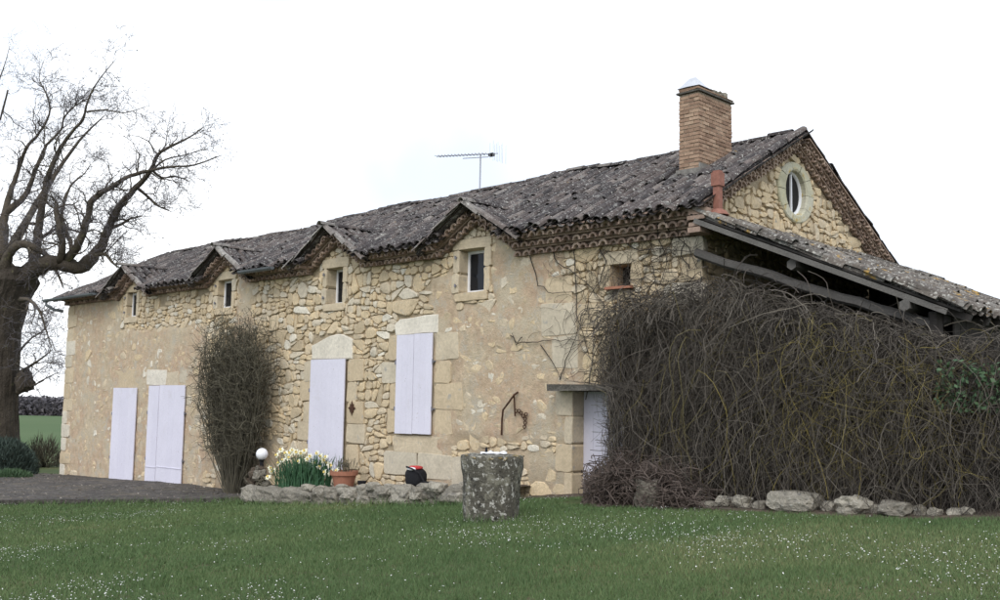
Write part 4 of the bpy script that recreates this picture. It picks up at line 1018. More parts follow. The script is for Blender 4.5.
q = PY(362, 477, -.95); tag(MB().lathe((q[0], -.95, bedtop(q[0])-.01), [(.0, 0), (.06, 0), (.085, .13), (.075, .13), (.0, .10)], 14).build('small_pot', M['black']), 'small black plastic flower pot next to the terracotta pot', 'plant pot')
# bag
bc = PY(417, 479, -.9); bz = bedtop(bc[0])+.0; bag = tag(empty('shoulder_bag', (bc[0], -.9, bz)), 'black shoulder bag with red and white contents set down on the bed', 'bag')
def softbox(c, sx, sy, sz, seed, n=3):
    me = rock_mesh('b', (sx, sy, sz), seed, 3, .10); v = np.zeros(len(me.vertices)*3, np.float32); me.vertices.foreach_get('co', v); v = v.reshape(-1, 3)+np.array(c); F = [tuple(p.vertices) for p in me.polygons]; return fast_mesh('bag_body', v, F, np.zeros(len(v)), True)
kid(link('body', softbox((bc[0]-.04, -.9, bz+.17), .25, .15, .20, 71), M['black']), bag, bag.location)
kid(link('pouch', softbox((bc[0]+.26, -.92, bz+.06), .14, .09, .08, 73), M['black']), bag, bag.location)
kid(link('red_cloth', softbox((bc[0]-.02, -.92, bz+.345), .17, .10, .04, 74), M['red']), bag, bag.location)
kid(link('white_paper', softbox((bc[0]-.04, -1.0, bz+.325), .13, .05, .035, 75), M['white']), bag, bag.location)
kid(MB().tube([(bc[0]-.2, -.95, bz+.33), (bc[0]-.12, -1.05, bz+.36), (bc[0]+.05, -1.06, bz+.33), (bc[0]+.18, -1.0, bz+.25), (bc[0]+.32, -1.0, bz+.1)], .014, 6).build('strap', M['black'], None), bag, bag.location)

# ================================================================== STONE BLOCK with paper
sc_ = PZ(491, 519, -.05); sx, sy = sc_[0], sc_[1]; sz = g1(sx, sy)-.05
m = MB(); N = 40; prof = [(.335, 0), (.345, .15), (.352, .35), (.365, .55), (.385, .72), (.395, .83), (.385, .875), (.33, .885), (.15, .89), (.001, .89)]; vs = []; fs = []
for (r, z) in prof:
    for k in range(N):
        a = 2*math.pi*k/N; q = Vector((math.cos(a)*1.6, math.sin(a)*1.6, z*2.5)); d = 1+.05*mnoise.noise(q)+.05*mnoise.noise(q*3)+.03*mnoise.noise(q*8); vs.append((sx+r*d*math.cos(a)*1.06, sy+r*d*math.sin(a), sz+z+.012*mnoise.noise(q*4)))
for i in range(len(prof)-1):
    for k in range(N): a = i*N+k; b = i*N+(k+1) % N; fs.append((a, b, b+N, a+N))
stump = empty('stone_drum', (sx, sy, sz)); tag(stump, 'squat round stone drum crusted with white and grey lichen on the lawn', 'stone drum')
m.add(vs, fs); kid(m.build('drum', M['stump'], None, True), stump, stump.location)
rm = MB(); 
for k in range(34):
    a = rs.uniform(0, 6.28); r = .36+rs.uniform(-.03, .02); c = (sx+r*1.05*math.cos(a), sy+r*math.sin(a), sz+.872+rs.uniform(-.035, .01)); s = rs.uniform(.02, .045)
    me = rock_mesh('x', (s*1.5, s*1.3, s*.6), k+200, 1, .4); rm.add([(v.co.x+c[0], v.co.y+c[1], v.co.z+c[2]) for v in me.vertices], [tuple(p.vertices) for p in me.polygons], rs.random())
kid(rm.build('lichen_rim', M['ochre'], None, False, 'stuff'), stump, stump.location)
pp = MB(); vs = []; axr = np.array([rt[0], rt[1], 0]); axr /= np.linalg.norm(axr); axf = np.array([-axr[1], axr[0], 0])
for i in range(9):
    for j in range(5): q = np.array([sx, sy, sz+.905])+axr*(-.15+i*.043)+axf*(-.12+j*.06); vs.append(q+np.array([0, 0, .012*abs(math.sin(i*1.3+j))+.018*(i in (3, 7))*(j > 1)]))
V_ = vs+[v-np.array([0, 0, .012]) for v in vs]; fs = [(i*5+j, (i+1)*5+j, (i+1)*5+j+1, i*5+j+1) for i in range(8) for j in range(4)]
rimi = [i*5 for i in range(9)]+[40+j for j in range(1, 5)]+[i*5+4 for i in range(7, -1, -1)]+[j for j in range(3, 0, -1)]
fs += [(a, b, b+45, a+45) for a, b in zip(rimi, rimi[1:]+rimi[:1])]
tag(pp.add(V_, fs).build('paper', M['white']), 'creased white paper lying on the stone drum', 'paper')
q = np.array([sx, sy, sz+.90])-axr*.075+axf*.05; tag(MB().lathe(q, [(.0, 0), (.018, 0), (.018, .05), (.012, .06), (.012, .075), (0, .075)], 10).build('bottle', M['black']), 'tiny dark bottle standing on the stone drum', 'bottle')

# ================================================================== LOOSE STONES by the vine
def loose(px0, px1, py0, py1, y, seed, label, name='loose_stone', group=None, rough=.3, tint=.5, mat='rock', sub=3):
    a = PY(px0, py1, y); b = PY(px1, py0, y); w = abs(b[0]-a[0]); h = b[2]-a[2]
    dwn = g1((a[0]+b[0])/2, y)
    o = link(name, rock_mesh(name, (w*.50, min(.3, w*.5), h*.52), seed, sub, rough, tint=tint), M[mat]); o.location = ((a[0]+b[0])/2, y, max(a[2], dwn)+h*.34); tag(o, label, 'stone', group)
    return o
o = loose(766, 827, 488, 510, -1.2, 301, 'long squared pale stone block lying below the bare vine', 'stone_block', None, .13, .75)
loose(638, 660, 474, 509, -1.35, 302, 'upright grey standing stone wrapped in vine stems', 'standing_stone', None, .3, .1)
loose(839, 872, 493, 513, -1.25, 303, 'peaked pale grey stone right of the long block', 'loose_stone', None, .45, .8)
loose(878, 916, 497, 513, -1.25, 304, 'low wide brown stone at the foot of the vine', 'loose_stone', None, .35, .3)
gl = 'small rough stone in the row at the foot of the bare vine'
for i, (a, b, c, d) in enumerate([(716, 733, 493, 506), (733, 754, 492, 507), (752, 768, 498, 508), (820, 840, 498, 511), (868, 882, 502, 513), (912, 928, 503, 515), (926, 944, 505, 516), (944, 968, 508, 518), (700, 716, 499, 507), (690, 701, 500, 507), (826, 834, 500, 510), (958, 975, 505, 514), (742, 752, 500, 508)]):
    loose(a, b, c, d, -1.2-.02*(i % 3), 310+i, gl, 'loose_stone', 'stones at the foot of the vine', .4, .3+.5*rs.random(), sub=2)
for i, (a, b, c, d) in enumerate([(461, 470, 478, 490), (465, 476, 486, 500)]):
    loose(a, b, c, d, -1.1, 340+i, 'rough pale stone at the end of the raised bed', 'loose_stone', 'stones at the end of the raised bed', .4, .7)

# bare earth strip under the vine and by the wall
def strip(name, pts_x, y0f, y1f, lift, mat, label):
    V = []; nx = len(pts_x); ny = 8
    for x in pts_x:
        for j in range(ny): y = y0f(x)+(y1f(x)-y0f(x))*j/(ny-1)+(.12*(float(vnoise(x*2.3, j*.7))-.5) if j == 0 else 0); V.append((x, y, g1(x, y)+lift*(1 if 0 < j else -.6)+.02*(float(vnoise(x*6, y*6))-.5)))
    o = link(name, fast_mesh(name, np.array(V), [(i*ny+j, (i+1)*ny+j, (i+1)*ny+j+1, i*ny+j+1) for i in range(nx-1) for j in range(ny-1)], np.zeros(len(V)), True), mat, kind='structure'); tag(o, label)
strip('earth_strip', np.linspace(-3.45, 5.5, 60), lambda x: np.interp(x, [-3.4, -1.8, -1.2, 6], [-.55, -.45, -1.5, -1.7]), lambda x: .05 if x < 0 else .6, .03, M['soil'], 'bare earth strip at the foot of the wall and vine')

# ================================================================== BARE VINE over the shed front
vine = tag(empty('bare_vine', (1.5, -.6, .1)), 'huge leafless tangle of hanging vine stems over the shed front', 'vine'); VO = vine.location.copy()
TOPPX = [(597, 330), (604, 303), (625, 292), (650, 298), (675, 284), (692, 272), (710, 284), (740, 286), (770, 292), (800, 304), (850, 316), (900, 326), (950, 342), (1000, 330), (1060, 335)]
TOPW = np.array([PY(a, b, -.55)[[0, 2]] for a, b in TOPPX])
def ztop(x): return np.interp(x, TOPW[:, 0], TOPW[:, 1])
XV0, XV1 = TOPW[0, 0], TOPW[-1, 0]
def xmin_at(z, y): return np.where((z < 1.72), -1.30, np.where(z < 2.6, XV0+.05, XV0+.05))+(y+.5)*-.75*(z < 1.72)
def hang(N, seg, tint, rad, x0=XV0, x1=XV1, step=(.10, .24), curl=.55, zlow=.1, startlow=.0, yr=(-.2, -.95), pull=.34):
    x = rng.uniform(x0, x1, N*4); x = x[rng.random(N*4) < .30+.70*sstep(.36, .62, vnoise(x*1.9+3, x*0+.5, 61))][:N]; N = len(x); f = rng.random(N)**1.4*(1-startlow)+startlow*rng.random(N)
    zt = ztop(x); g = ground(x, np.full(N, -.8)); z = zt-f*(zt-g)*.82+rng.normal(0, .04, N)
    dep = rng.random(N); bulge = np.sin(np.clip((zt-z)/(zt-g), 0, 1)*2.2+.25)
    y = yr[0]+(yr[1]-yr[0])*dep*(.45+.65*bulge); y = np.where(x < 0, np.minimum(y*.72, -.08), y)
    P = np.zeros((N, seg, 3)); P[:, 0] = np.stack([x, y, z], -1)
    d = np.stack([rng.normal(0, .8, N), rng.normal(-.25, .5, N), rng.normal(.0, .7, N)], -1); L = rng.uniform(step[0], step[1], N)
    w = rng.normal(0, 1, (N, 3))*.25; fray = .55*rng.random(N)**2.5-.38*(rng.random(N) < .12)*rng.random(N)
    for s in range(1, seg):
        w = .72*w+rng.normal(0, curl, (N, 3))*np.array([.62, .36, .5]); w[:, 2] -= .02
        d = (1-pull)*d+pull*np.array([0, 0, -1.05])+w*.62; d /= np.linalg.norm(d, axis=1, keepdims=True)
        P[:, s] = P[:, s-1]+d*L[:, None]
        gz = ground(P[:, s, 0], P[:, s, 1])+.02; P[:, s, 2] = np.maximum(P[:, s, 2], gz)
        over = P[:, s, 2] > ztop(P[:, s, 0])+.1; P[over, s, 2] -= .12
        P[:, s, 1] = np.clip(P[:, s, 1], -1.35, -.05); P[:, s, 0] = np.maximum(P[:, s, 0], xmin_at(P[:, s, 2], P[:, s, 1])-.12*rng.random(N)+fray)
    r = rad[0]*.75+(rad[1]-rad[0])*.6*rng.random(N)[:, None]**2.2*np.ones((1, seg)); r = r*np.linspace(1, .55, seg)[None]
    return tubes(P, r, 3, tint(N, x, z))
def tn(N, x, z): return np.clip(rng.beta(2.2, 2.4, N)*.84, 0, .86)
def t_shade(N, x, z): return rng.uniform(0, .22, N)  # back stems tinted darker, painting in the shade deep in the tangle
def ty_(N, x, z): return .88+.12*rng.random(N)**1.6
def stuff_tubes(nm, parts, mat, par, org):
    V = []; F = []; T = []; b = 0
    for v, f, t in parts: V.append(v); F.append(f+b); T.append(t); b += len(v)
    return kid(link(nm, fast_mesh(nm, np.concatenate(V), np.concatenate(F), np.concatenate(T)), mat, None, 'stuff'), par, org)
stuff_tubes('hanging_stems', [hang(3300, 16, tn, (.0038, .0095), step=(.07, .18), curl=.72, pull=.42), hang(900, 15, tn, (.004, .012), step=(.07, .2), curl=.85), hang(2300, 11, t_shade, (.004, .009), yr=(-.05, -.55), startlow=.3)], M['vine'], vine, VO)
stuff_tubes('twigs', [hang(4200, 8, tn, (.0025, .005), step=(.05, .13), curl=.8, startlow=.5)], M['vine'], vine, VO)
stuff_tubes('lichened_stems', [hang(420, 12, ty_, (.0028, .0065), step=(.05, .13), curl=1.05, pull=.4, x0=2.0, x1=4.4, startlow=.3, yr=(-.75, -1.05)), hang(40, 12, ty_, (.004, .009), x0=-1.4, x1=.9, startlow=.5, yr=(-.7, -1.0)), hang(40, 12, ty_, (.004, .009), x0=.9, x1=2.2, startlow=.3, yr=(-.7, -1.0))], M['vine'], vine, VO)
# arching upper shoots
N = 900; x = rng.uniform(XV0+.1, XV1, N); P = np.zeros((N, 9, 3)); P[:, 0] = np.stack([x, rng.uniform(-.6, -.1, N), ztop(x)-rng.uniform(.05, .5, N)], -1)
d = np.stack([rng.normal(.2, .7, N), rng.normal(-.35, .4, N), rng.uniform(.2, .9, N)], -1)
for s in range(1, 9):
    d[:, 2] -= .24; d += rng.normal(0, .16, (N, 3)); d /= np.linalg.norm(d, axis=1, keepdims=True); P[:, s] = P[:, s-1]+d*rng.uniform(.06, .13, N)[:, None]
    P[:, s, 1] = np.clip(P[:, s, 1], -1.3, -.06); P[:, s, 0] = np.maximum(P[:, s, 0], XV0-.15)
stuff_tubes('arching_shoots', [tubes(P, np.full((N, 9), .0055)*rng.uniform(.7, 1.3, (N, 1)), 3, tn(N, 0, 0))], M['vine'], vine, VO)
# low mound in front of the door
N = 2600; ftz = rng.random(N)**3; a = rng.uniform(0, 1, N); yl = rng.uniform(-1.45, -.25, N); x = -1.64+(-.5-yl)*.77+2.3*a; P = np.zeros((N, 9, 3)); hm_ = .62*np.sin(np.clip(a*1.1+.12, 0, 1)*math.pi)**.6
P[:, 0] = np.stack([x, yl, .02+rng.random(N)*hm_+.02], -1); d = np.stack([rng.normal(0, 1, N), rng.normal(0, .5, N), rng.normal(.2, .45, N)], -1)
for s in range(1, 9):
    d += rng.normal(0, .45, (N, 3)); d[:, 2] -= .10; d /= np.linalg.norm(d, axis=1, keepdims=True); P[:, s] = P[:, s-1]+d*.085
    P[:, s, 2] = np.clip(P[:, s, 2], ground(P[:, s, 0], P[:, s, 1])+.01, .05+hm_*(1.05+.25*np.sin(x*7))); P[:, s, 1] = np.clip(P[:, s, 1], -1.65, -.1); P[:, s, 0] = np.maximum(P[:, s, 0], -1.78+(-.5-P[:, s, 1])*.77-.12*rng.random(N)+.5*ftz)
stuff_tubes('low_tangle', [tubes(P, np.full((N, 9), .006)*rng.uniform(.6, 1.3, (N, 1)), 3, tn(N, 0, 0))], M['vinebrown'], vine, VO)
# thick trunks inside
for k in range(9):
    x = -1.0+k*.62+rs.uniform(-.2, .2); pts = [np.array([x, -.45, g1(x, -.45)-.05])]
    while pts[-1][2] < ztop(pts[-1][0])-.25: pts.append(pts[-1]+np.array([rs.uniform(-.14, .14), rs.uniform(-.06, .06), .28]))
    kid(MB().tube(pts, list(np.linspace(.045, .015, len(pts))), 6, .3).build('trunk', M['vine'], None), vine, VO)
# stems on the wall
wl = [[(511, 336), (518, 343), (533, 342), (549, 341), (566, 340), (583, 341), (594, 346)], [(575, 245), (574, 270), (577, 313), (586, 347), (600, 375)], [(529, 250), (538, 285), (552, 294), (577, 291)], [(553, 248), (557, 264), (575, 272), (592, 288), (603, 305), (604, 325)],
      [(648, 215), (645, 232), (652, 248), (640, 262)], [(656, 222), (659, 240), (668, 262), (660, 284)], [(663, 216), (672, 235), (690, 248), (697, 268)], [(620, 240), (640, 250), (662, 247), (690, 252), (702, 246)], [(600, 250), (606, 262), (600, 280), (590, 296), (580, 330)],
      [(560, 380), (566, 360), (575, 340), (578, 320)], [(645, 300), (655, 280), (650, 262), (672, 250)], [(540, 345), (552, 360), (560, 378)], [(690, 270), (682, 255), (684, 240), (676, 228)], [(586, 400), (590, 375), (596, 350), (612, 318), (625, 300)], [(522, 336), (516, 345), (512, 333)], [(612, 300), (618, 285), (640, 278), (660, 282), (688, 276)]]
wm = MB()
for path in wl:
    pts = [PY(a, b, -.045-.35*(b < 232)+rs.uniform(-.012, .01)) for a, b in path]; fine = []
    for p, q in zip(pts[:-1], pts[1:]):
        for t in (0, .33, .66): fine.append(p+(q-p)*t+np.array([rs.uniform(-.025, .025), 0, rs.uniform(-.025, .025)]))
    fine.append(pts[-1]); wm.tube(fine, list(np.linspace(.010, .004, len(fine))), 5, rs.random()*.35)
N = 260; x = rng.uniform(-3.2, 0, N); P = np.zeros((N, 10, 3)); x = -3.2+3.2*rng.random(N)**.55; P[:, 0] = np.stack([x, np.full(N, -.04), rng.uniform(2.3, 4.15, N)], -1); d = np.stack([rng.normal(-.2, .7, N), np.zeros(N), rng.normal(0, .7, N)], -1)
for s in range(1, 10): d += rng.normal(0, .4, (N, 3))*np.array([1, 0, 1]); d /= np.linalg.norm(d, axis=1, keepdims=True); P[:, s] = P[:, s-1]+d*.075; P[:, s, 1] = -.035-.02*rng.random(N); P[:, s, 0] = np.minimum(P[:, s, 0], .05); P[:, s, 2] = np.minimum(P[:, s, 2], 4.2)
kid(wm.build('wall_stems', M['vine'], None), vine, VO)
stuff_tubes('wall_twigs', [tubes(P, np.full((N, 10), .0032), 3, rng.random(N)*.4)], M['vine'], vine, VO)
# ivy patch
N = 420; cpt = np.array([PY(rng.uniform(935, 1010), rng.uniform(360, 412), -1.0+rng.uniform(-.15, .1)) for _ in range(N)]); V = []; F = []
for k in range(N):
    u = rng.normal(size=3); u /= np.linalg.norm(u); w = np.cross(u, rng.normal(size=3)); w /= np.linalg.norm(w); s = rng.uniform(.02, .04); b = len(V); V += [cpt[k]-u*s, cpt[k]+w*s*.6, cpt[k]+u*s, cpt[k]-w*s*.6]; F.append((b, b+1, b+2, b+3))
kid(link('ivy_leaves', fast_mesh('ivy_leaves', np.array(V), F, rng.random(N).repeat(4)), M['leaf'], None, 'stuff'), vine, VO)

# ================================================================== BARE SHRUB against the wall
sb = PY(235, 478, -.55); shr = tag(empty('bare_shrub', (sb[0], -.5, g1(sb[0], -.5))), 'tall leafless bushy shrub fanning up the wall beside the shutters', 'shrub')
def shrubstems(N, seg, H, rad, spread, curl):
    P = np.zeros((N, seg, 3)); u = rng.uniform(-1, 1, N); P[:, 0] = np.stack([sb[0]+u*.17, -.5+rng.uniform(-.16, .2, N), np.full(N, g1(sb[0], -.5)-.02)], -1)
    h = H*rng.uniform(.5, 1., N)**.45; tgt = sb[0]-.28+u*spread*rng.uniform(.75, 1.15, N); L = h/(seg-1); w = np.zeros((N, 3)); ph = rng.uniform(0, 6.28, N)
    for s in range(1, seg):
        t = s/(seg-1); w = .7*w+rng.normal(0, curl, (N, 3))
        P[:, s] = np.stack([P[:, 0, 0]+(tgt-P[:, 0, 0])*np.sin(t*2.05), P[:, 0, 1]-.35*np.sin(ph)*t, P[:, 0, 2]+h*t], -1)+w*(t*.9+.1)
        P[:, s, 1] = np.clip(P[:, s, 1], -1.25, -.06)
    return P, rad*np.linspace(1, .4, seg)[None]*rng.uniform(.6, 1.3, (N, 1))
P1, r1 = shrubstems(230, 14, 3.95, .0115, 1.2, .085)
ends = P1[:, 4:].reshape(-1, 3); N = 3900; st = ends[rng.integers(0, len(ends), N)]; P2 = np.zeros((N, 7, 3)); P2[:, 0] = st
d = np.stack([rng.normal(-.15, .95, N), rng.normal(-.1, .5, N), rng.normal(.45, .55, N)], -1)
for s in range(1, 7): d += rng.normal(0, .32, (N, 3)); d /= np.linalg.norm(d, axis=1, keepdims=True); P2[:, s] = P2[:, s-1]+d*rng.uniform(.04, .11, N)[:, None]; P2[:, s, 1] = np.clip(P2[:, s, 1], -1.3, -.05)
stuff_tubes('stems', [tubes(P1, r1, 4, rng.random(len(P1))*.7)], M['shrub'], shr, shr.location)
stuff_tubes('twigs', [tubes(P2, np.full((N, 7), .0042), 3)], M['shrub'], shr, shr.location)

# ================================================================== BIG BARE TREE
TD = 35.5
tb = PD(-2, 470, TD); tbz = g1(tb[0], tb[1]); tree = tag(empty('bare_tree', (tb[0], tb[1], tbz)), 'old bare tree with thick twisted limbs behind the left corner', 'tree'); TO = tree.location.copy()
def tp(px, py, dd=0.): return PD(px, py, TD+dd)
trk = [(tp(-3, 478), 1.05), (tp(-3, 462), .88), (tp(-3, 440), .74), (tp(-3, 410), .68), (tp(-2, 370), .66), (tp(-1, 330), .70), (tp(3, 300), .85), (tp(7, 282), 1.0), (tp(9, 268), .75)]
m = MB(); n = 60; vs = []; fs = []
trk = [(trk[i][0]+(trk[i+1][0]-trk[i][0])*t, trk[i][1]+(trk[i+1][1]-trk[i][1])*t) for i in range(len(trk)-1) for t in (0, .33, .66)]+[trk[-1]]
for i, (c, r) in enumerate(trk):
    for k in range(n):
        a = 2*math.pi*k/n; q = Vector((math.cos(a)*1.3, math.sin(a)*1.3, i*.17)); q2 = Vector((math.cos(a)*9, math.sin(a)*9, i*.35)); d = 1+.10*mnoise.noise(q)+.06*mnoise.noise(q*3.3)+.075*mnoise.noise(q2)+(.18*max(0, math.cos(a*5+1)) if i < 2 else 0); vs.append((c[0]+r*d*math.cos(a), c[1]+r*d*math.sin(a), c[2]))
for i in range(len(trk)-1):
    for k in range(n): a = i*n+k; b = i*n+(k+1) % n; fs.append((a, b, b+n, a+n))
fs.append(tuple((len(trk)-1)*n+k for k in range(n)))
m.add(vs, fs, .1); trunk = kid(m.build('trunk', M['bark'], None, False), tree, TO)
burl = rock_mesh('burl', (.24, .4, .5), 401, 3, .6, tint=.1); o = link('burl', burl, M['bark']); o.location = tuple(tp(25, 382, -.2)); kid(o, tree, TO)
limbs = [  # traced paths: px, py, depth offset, radius
 [(20, 285, 0, .55), (34, 270, -.3, .46), (50, 263, -.5, .40), (66, 264, -.4, .36), (80, 268, -.2, .33), (92, 258, 0, .30), (101, 246, .2, .27), (107, 232, .3, .24), (114, 216, .3, .22), (122, 203, .2, .19), (135, 189, 0, .16), (150, 172, -.3, .13), (158, 155, -.5, .10), (170, 147, -.6, .08), (188, 138, -.6, .05), (203, 128, -.6, .025)],
 [(66, 262, -.4, .28), (76, 248, -.8, .24), (83, 233, -1., .21), (88, 216, -1., .19), (91, 203, -1., .17), (101, 193, -1., .15), (113, 186, -1.1, .13), (130, 176, -1.1, .11), (148, 171, -1.2, .09), (170, 167, -1.2, .06), (195, 165, -1.2, .045), (222, 155, -1.2, .02)],
 [(33, 265, .4, .34), (37, 245, .6, .28), (39, 225, .8, .24), (42, 205, .9, .21), (46, 182, 1., .18), (52, 166, 1., .15), (60, 149, 1., .12), (72, 132, .9, .10), (83, 119, .8, .085), (88, 100, .7, .06), (99, 80, .6, .04), (117, 58, .6, .015)],
 [(0, 262, .8, .42), (2, 235, 1.2, .34), (4, 218, 1.4, .26), (14, 206, 1.5, .2), (24, 197, 1.6, .17), (32, 180, 1.7, .14), (37, 166, 1.7, .12), (47, 145, 1.7, .09), (61, 130, 1.6, .07), (64, 118, 1.6, .055), (75, 106, 1.6, .04), (92, 97, 1.6, .02)],
 [(2, 230, 1.5, .25), (8, 200, 2., .19), (14, 182, 2.2, .15), (19, 167, 2.3, .13), (26, 149, 2.3, .10), (37, 136, 2.2, .08), (45, 124, 2.2, .07), (50, 110, 2.2, .055), (46, 93, 2.1, .045), (39, 78, 2., .03), (45, 58, 2., .012)],
 [(5, 270, -.6, .34), (8, 256, -.8, .26), (15, 247, -.9, .24), (26, 244, -.9, .22), (36, 249, -.8, .2), (46, 255, -.6, .15), (53, 266, -.6, .10), (60, 279, -.5, .06), (63, 288, -.5, .03)],
 [(60, 262, -.6, .2), (62, 247, -.9, .2), (60, 230, -1., .17), (57, 214, -1., .15), (56, 206, -1., .10)],
 [(70, 262, .2, .18), (72, 245, .5, .15), (66, 232, .8, .12), (62, 213, 1., .10), (66, 197, 1.2, .08), (72, 184, 1.3, .06), (84, 174, 1.3, .04), (90, 165, 1.3, .02)],
 [(40, 240, .8, .12), (50, 232, .9, .10), (58, 229, .9, .09), (72, 230, .9, .07), (84, 235, .8, .05), (92, 245, .7, .03)],
 [(92, 258, 0, .14), (104, 254, -.3, .10), (112, 262, -.5, .07), (120, 268, -.6, .04), (130, 270, -.6, .02)],
 [(110, 228, .3, .12), (122, 224, .4, .09), (130, 219, .5, .06), (142, 216, .5, .03)],
 [(137, 188, 0, .10), (148, 197, .2, .08), (158, 206, .3, .05), (172, 212, .4, .02)],
 [(152, 170, -.3, .08), (162, 178, 0, .06), (175, 176, .1, .04), (190, 182, .2, .015)],
 [(87, 112, .7, .06), (105, 110, .4, .045), (124, 113, .2, .03), (148, 106, 0, .015)],
 [(37, 224, .8, .10), (25, 224, .6, .085), (20, 234, .5, .07), (18, 246, .5, .05)],
 [(150, 172, -.3, .08), (165, 160, 0, .055), (185, 155, .3, .035), (210, 148, .5, .015)],
 [(20, 300, -1., .16), (30, 300, -1.6, .10), (40, 312, -1.9, .07), (46, 330, -2., .04), (52, 350, -2., .02)],
 [(10, 270, 1., .3), (-10, 235, 1.5, .24), (-22, 200, 2., .2), (-30, 160, 2., .15), (-20, 120, 2., .1), (-8, 95, 2., .06), (3, 70, 2., .03), (10, 45, 2., .012)],
 [(-8, 280, 0, .5), (-45, 265, -.4, .4), (-80, 245, -.6, .32), (-105, 205, -.5, .24), (-120, 165, -.3, .16), (-135, 130, 0, .08), (-150, 100, 0, .02)],
 [(-10, 268, 0, .4), (-35, 230, .4, .32), (-55, 180, .8, .24), (-62, 130, 1., .16), (-70, 85, 1., .08), (-66, 45, 1., .02)],
 [(5, 262, 3., .3), (30, 215, 5., .22), (55, 175, 6.5, .15), (80, 140, 7., .09), (105, 115, 7., .03)],
 [(-5, 262, -2., .26), (-20, 215, -3., .17), (-34, 165, -3.5, .11), (-40, 120, -3.5, .06), (-44, 85, -3.5, .02)],
 [(20, 372, 0, .10), (30, 366, -.6, .07), (42, 358, -.9, .05), (52, 350, -1., .02)], [(22, 390, 0, .08), (36, 384, -.5, .05), (50, 376, -.8, .03), (60, 372, -.9, .012)], [(20, 350, 0, .08), (32, 338, -.4, .05), (44, 330, -.7, .03), (52, 318, -.8, .012)],
 [(8, 90, 2., .05), (0, 120, 2., .07)]]
L1 = []
allp = []
for li, lb in enumerate(limbs):
    pts = [tp(a, b, c) for a, b, c, r in lb]; rr = [r*(.6 if r < .3 else .72) for *_, r in lb]; fine = []; fr_ = []
    for i in range(len(pts)-1):
        p0, p1, p2, p3 = pts[max(i-1, 0)], pts[i], pts[i+1], pts[min(i+2, len(pts)-1)]
        for t in np.linspace(0, 1, 4)[:-1]:
            q = .5*((2*p1)+(-p0+p2)*t+(2*p0-5*p1+4*p2-p3)*t*t+(-p0+3*p1-3*p2+p3)*t**3); r = rr[i]*(1-t)+rr[i+1]*t
            fine.append(q+rng.normal(0, .12*min(r, .2), 3)); fr_.append(r*rng.uniform(.92, 1.1))
    fine.append(pts[-1]); fr_.append(rr[-1]*.6)
    kid(MB().tube(fine, fr_, 8 if rr[0] > .15 else 6, rs.random()*.6+.2).build('limb', M['bark'], None, True), tree, TO)
    for i in range(2, len(fine)):
        tg = fine[i]-fine[i-1]; tg /= np.linalg.norm(tg)+1e-9
        if fr_[i] < .16: allp.append((fine[i], tg, fr_[i]))
def grow(src, N, seg, Lr, rscale, up, wander, rmax):
    idx = rng.integers(0, len(src), N); o = np.array([src[i][0] for i in idx]); t = np.array([src[i][1] for i in idx]); rr = np.array([src[i][2] for i in idx])
    side = rng.normal(size=(N, 3)); side -= t*np.sum(side*t, 1, keepdims=True); side /= np.linalg.norm(side, axis=1, keepdims=True)
    d = t*rng.uniform(.35, .9, (N, 1))+side*rng.uniform(.4, 1., (N, 1))+np.array([0, 0, up]); d /= np.linalg.norm(d, axis=1, keepdims=True)
    L = rng.uniform(*Lr, N); P = np.zeros((N, seg, 3)); P[:, 0] = o
    for s in range(1, seg):
        d = d+rng.normal(0, wander, (N, 3))+np.array([0, 0, up*.12]); d /= np.linalg.norm(d, axis=1, keepdims=True); P[:, s] = P[:, s-1]+d*(L/(seg-1))[:, None]
    r0 = np.minimum(rr*rscale, rmax)
    new = []
    for s in range(2, seg):
        tt = P[:, s]-P[:, s-1]; tt /= np.linalg.norm(tt, axis=1, keepdims=True); rad = r0*(1-s/seg*.7)
        new += list(zip(P[:, s], tt, rad))
    return P, r0[:, None]*np.linspace(1, .3, seg)[None], new
thin = [q for q in allp if q[2] < .16]
Pb, rb, nb1 = grow(allp+thin*2, 280, 9, (.5, 1.7), .5, .12, .32, .03)
Pc, rc, nb2 = grow(nb1+[q for q in allp if q[2] < .07], 1500, 7, (.3, .9), .6, .12, .32, .013)
Pd, rd_, nb3 = grow(nb2, 10500, 5, (.14, .5), .7, .10, .3, .007)
stuff_tubes('branches', [tubes(Pb, rb, 5), tubes(Pc, rc, 4)], M['bark'], tree, TO)
stuff_tubes('twigs', [tubes(Pd, np.maximum(rd_, .0050), 3)], M['twig'], tree, TO)
# buds
ends = Pd[rng.random(len(Pd)) < .6][:, -1]; V = (ends[:, None]+rng.normal(0, .017, (len(ends), 3, 3))).reshape(-1, 3); F = np.arange(len(V)).reshape(-1, 3)
kid(link('buds', fast_mesh('buds', V, F, np.zeros(len(V))), M['twig'], None, 'stuff'), tree, TO)

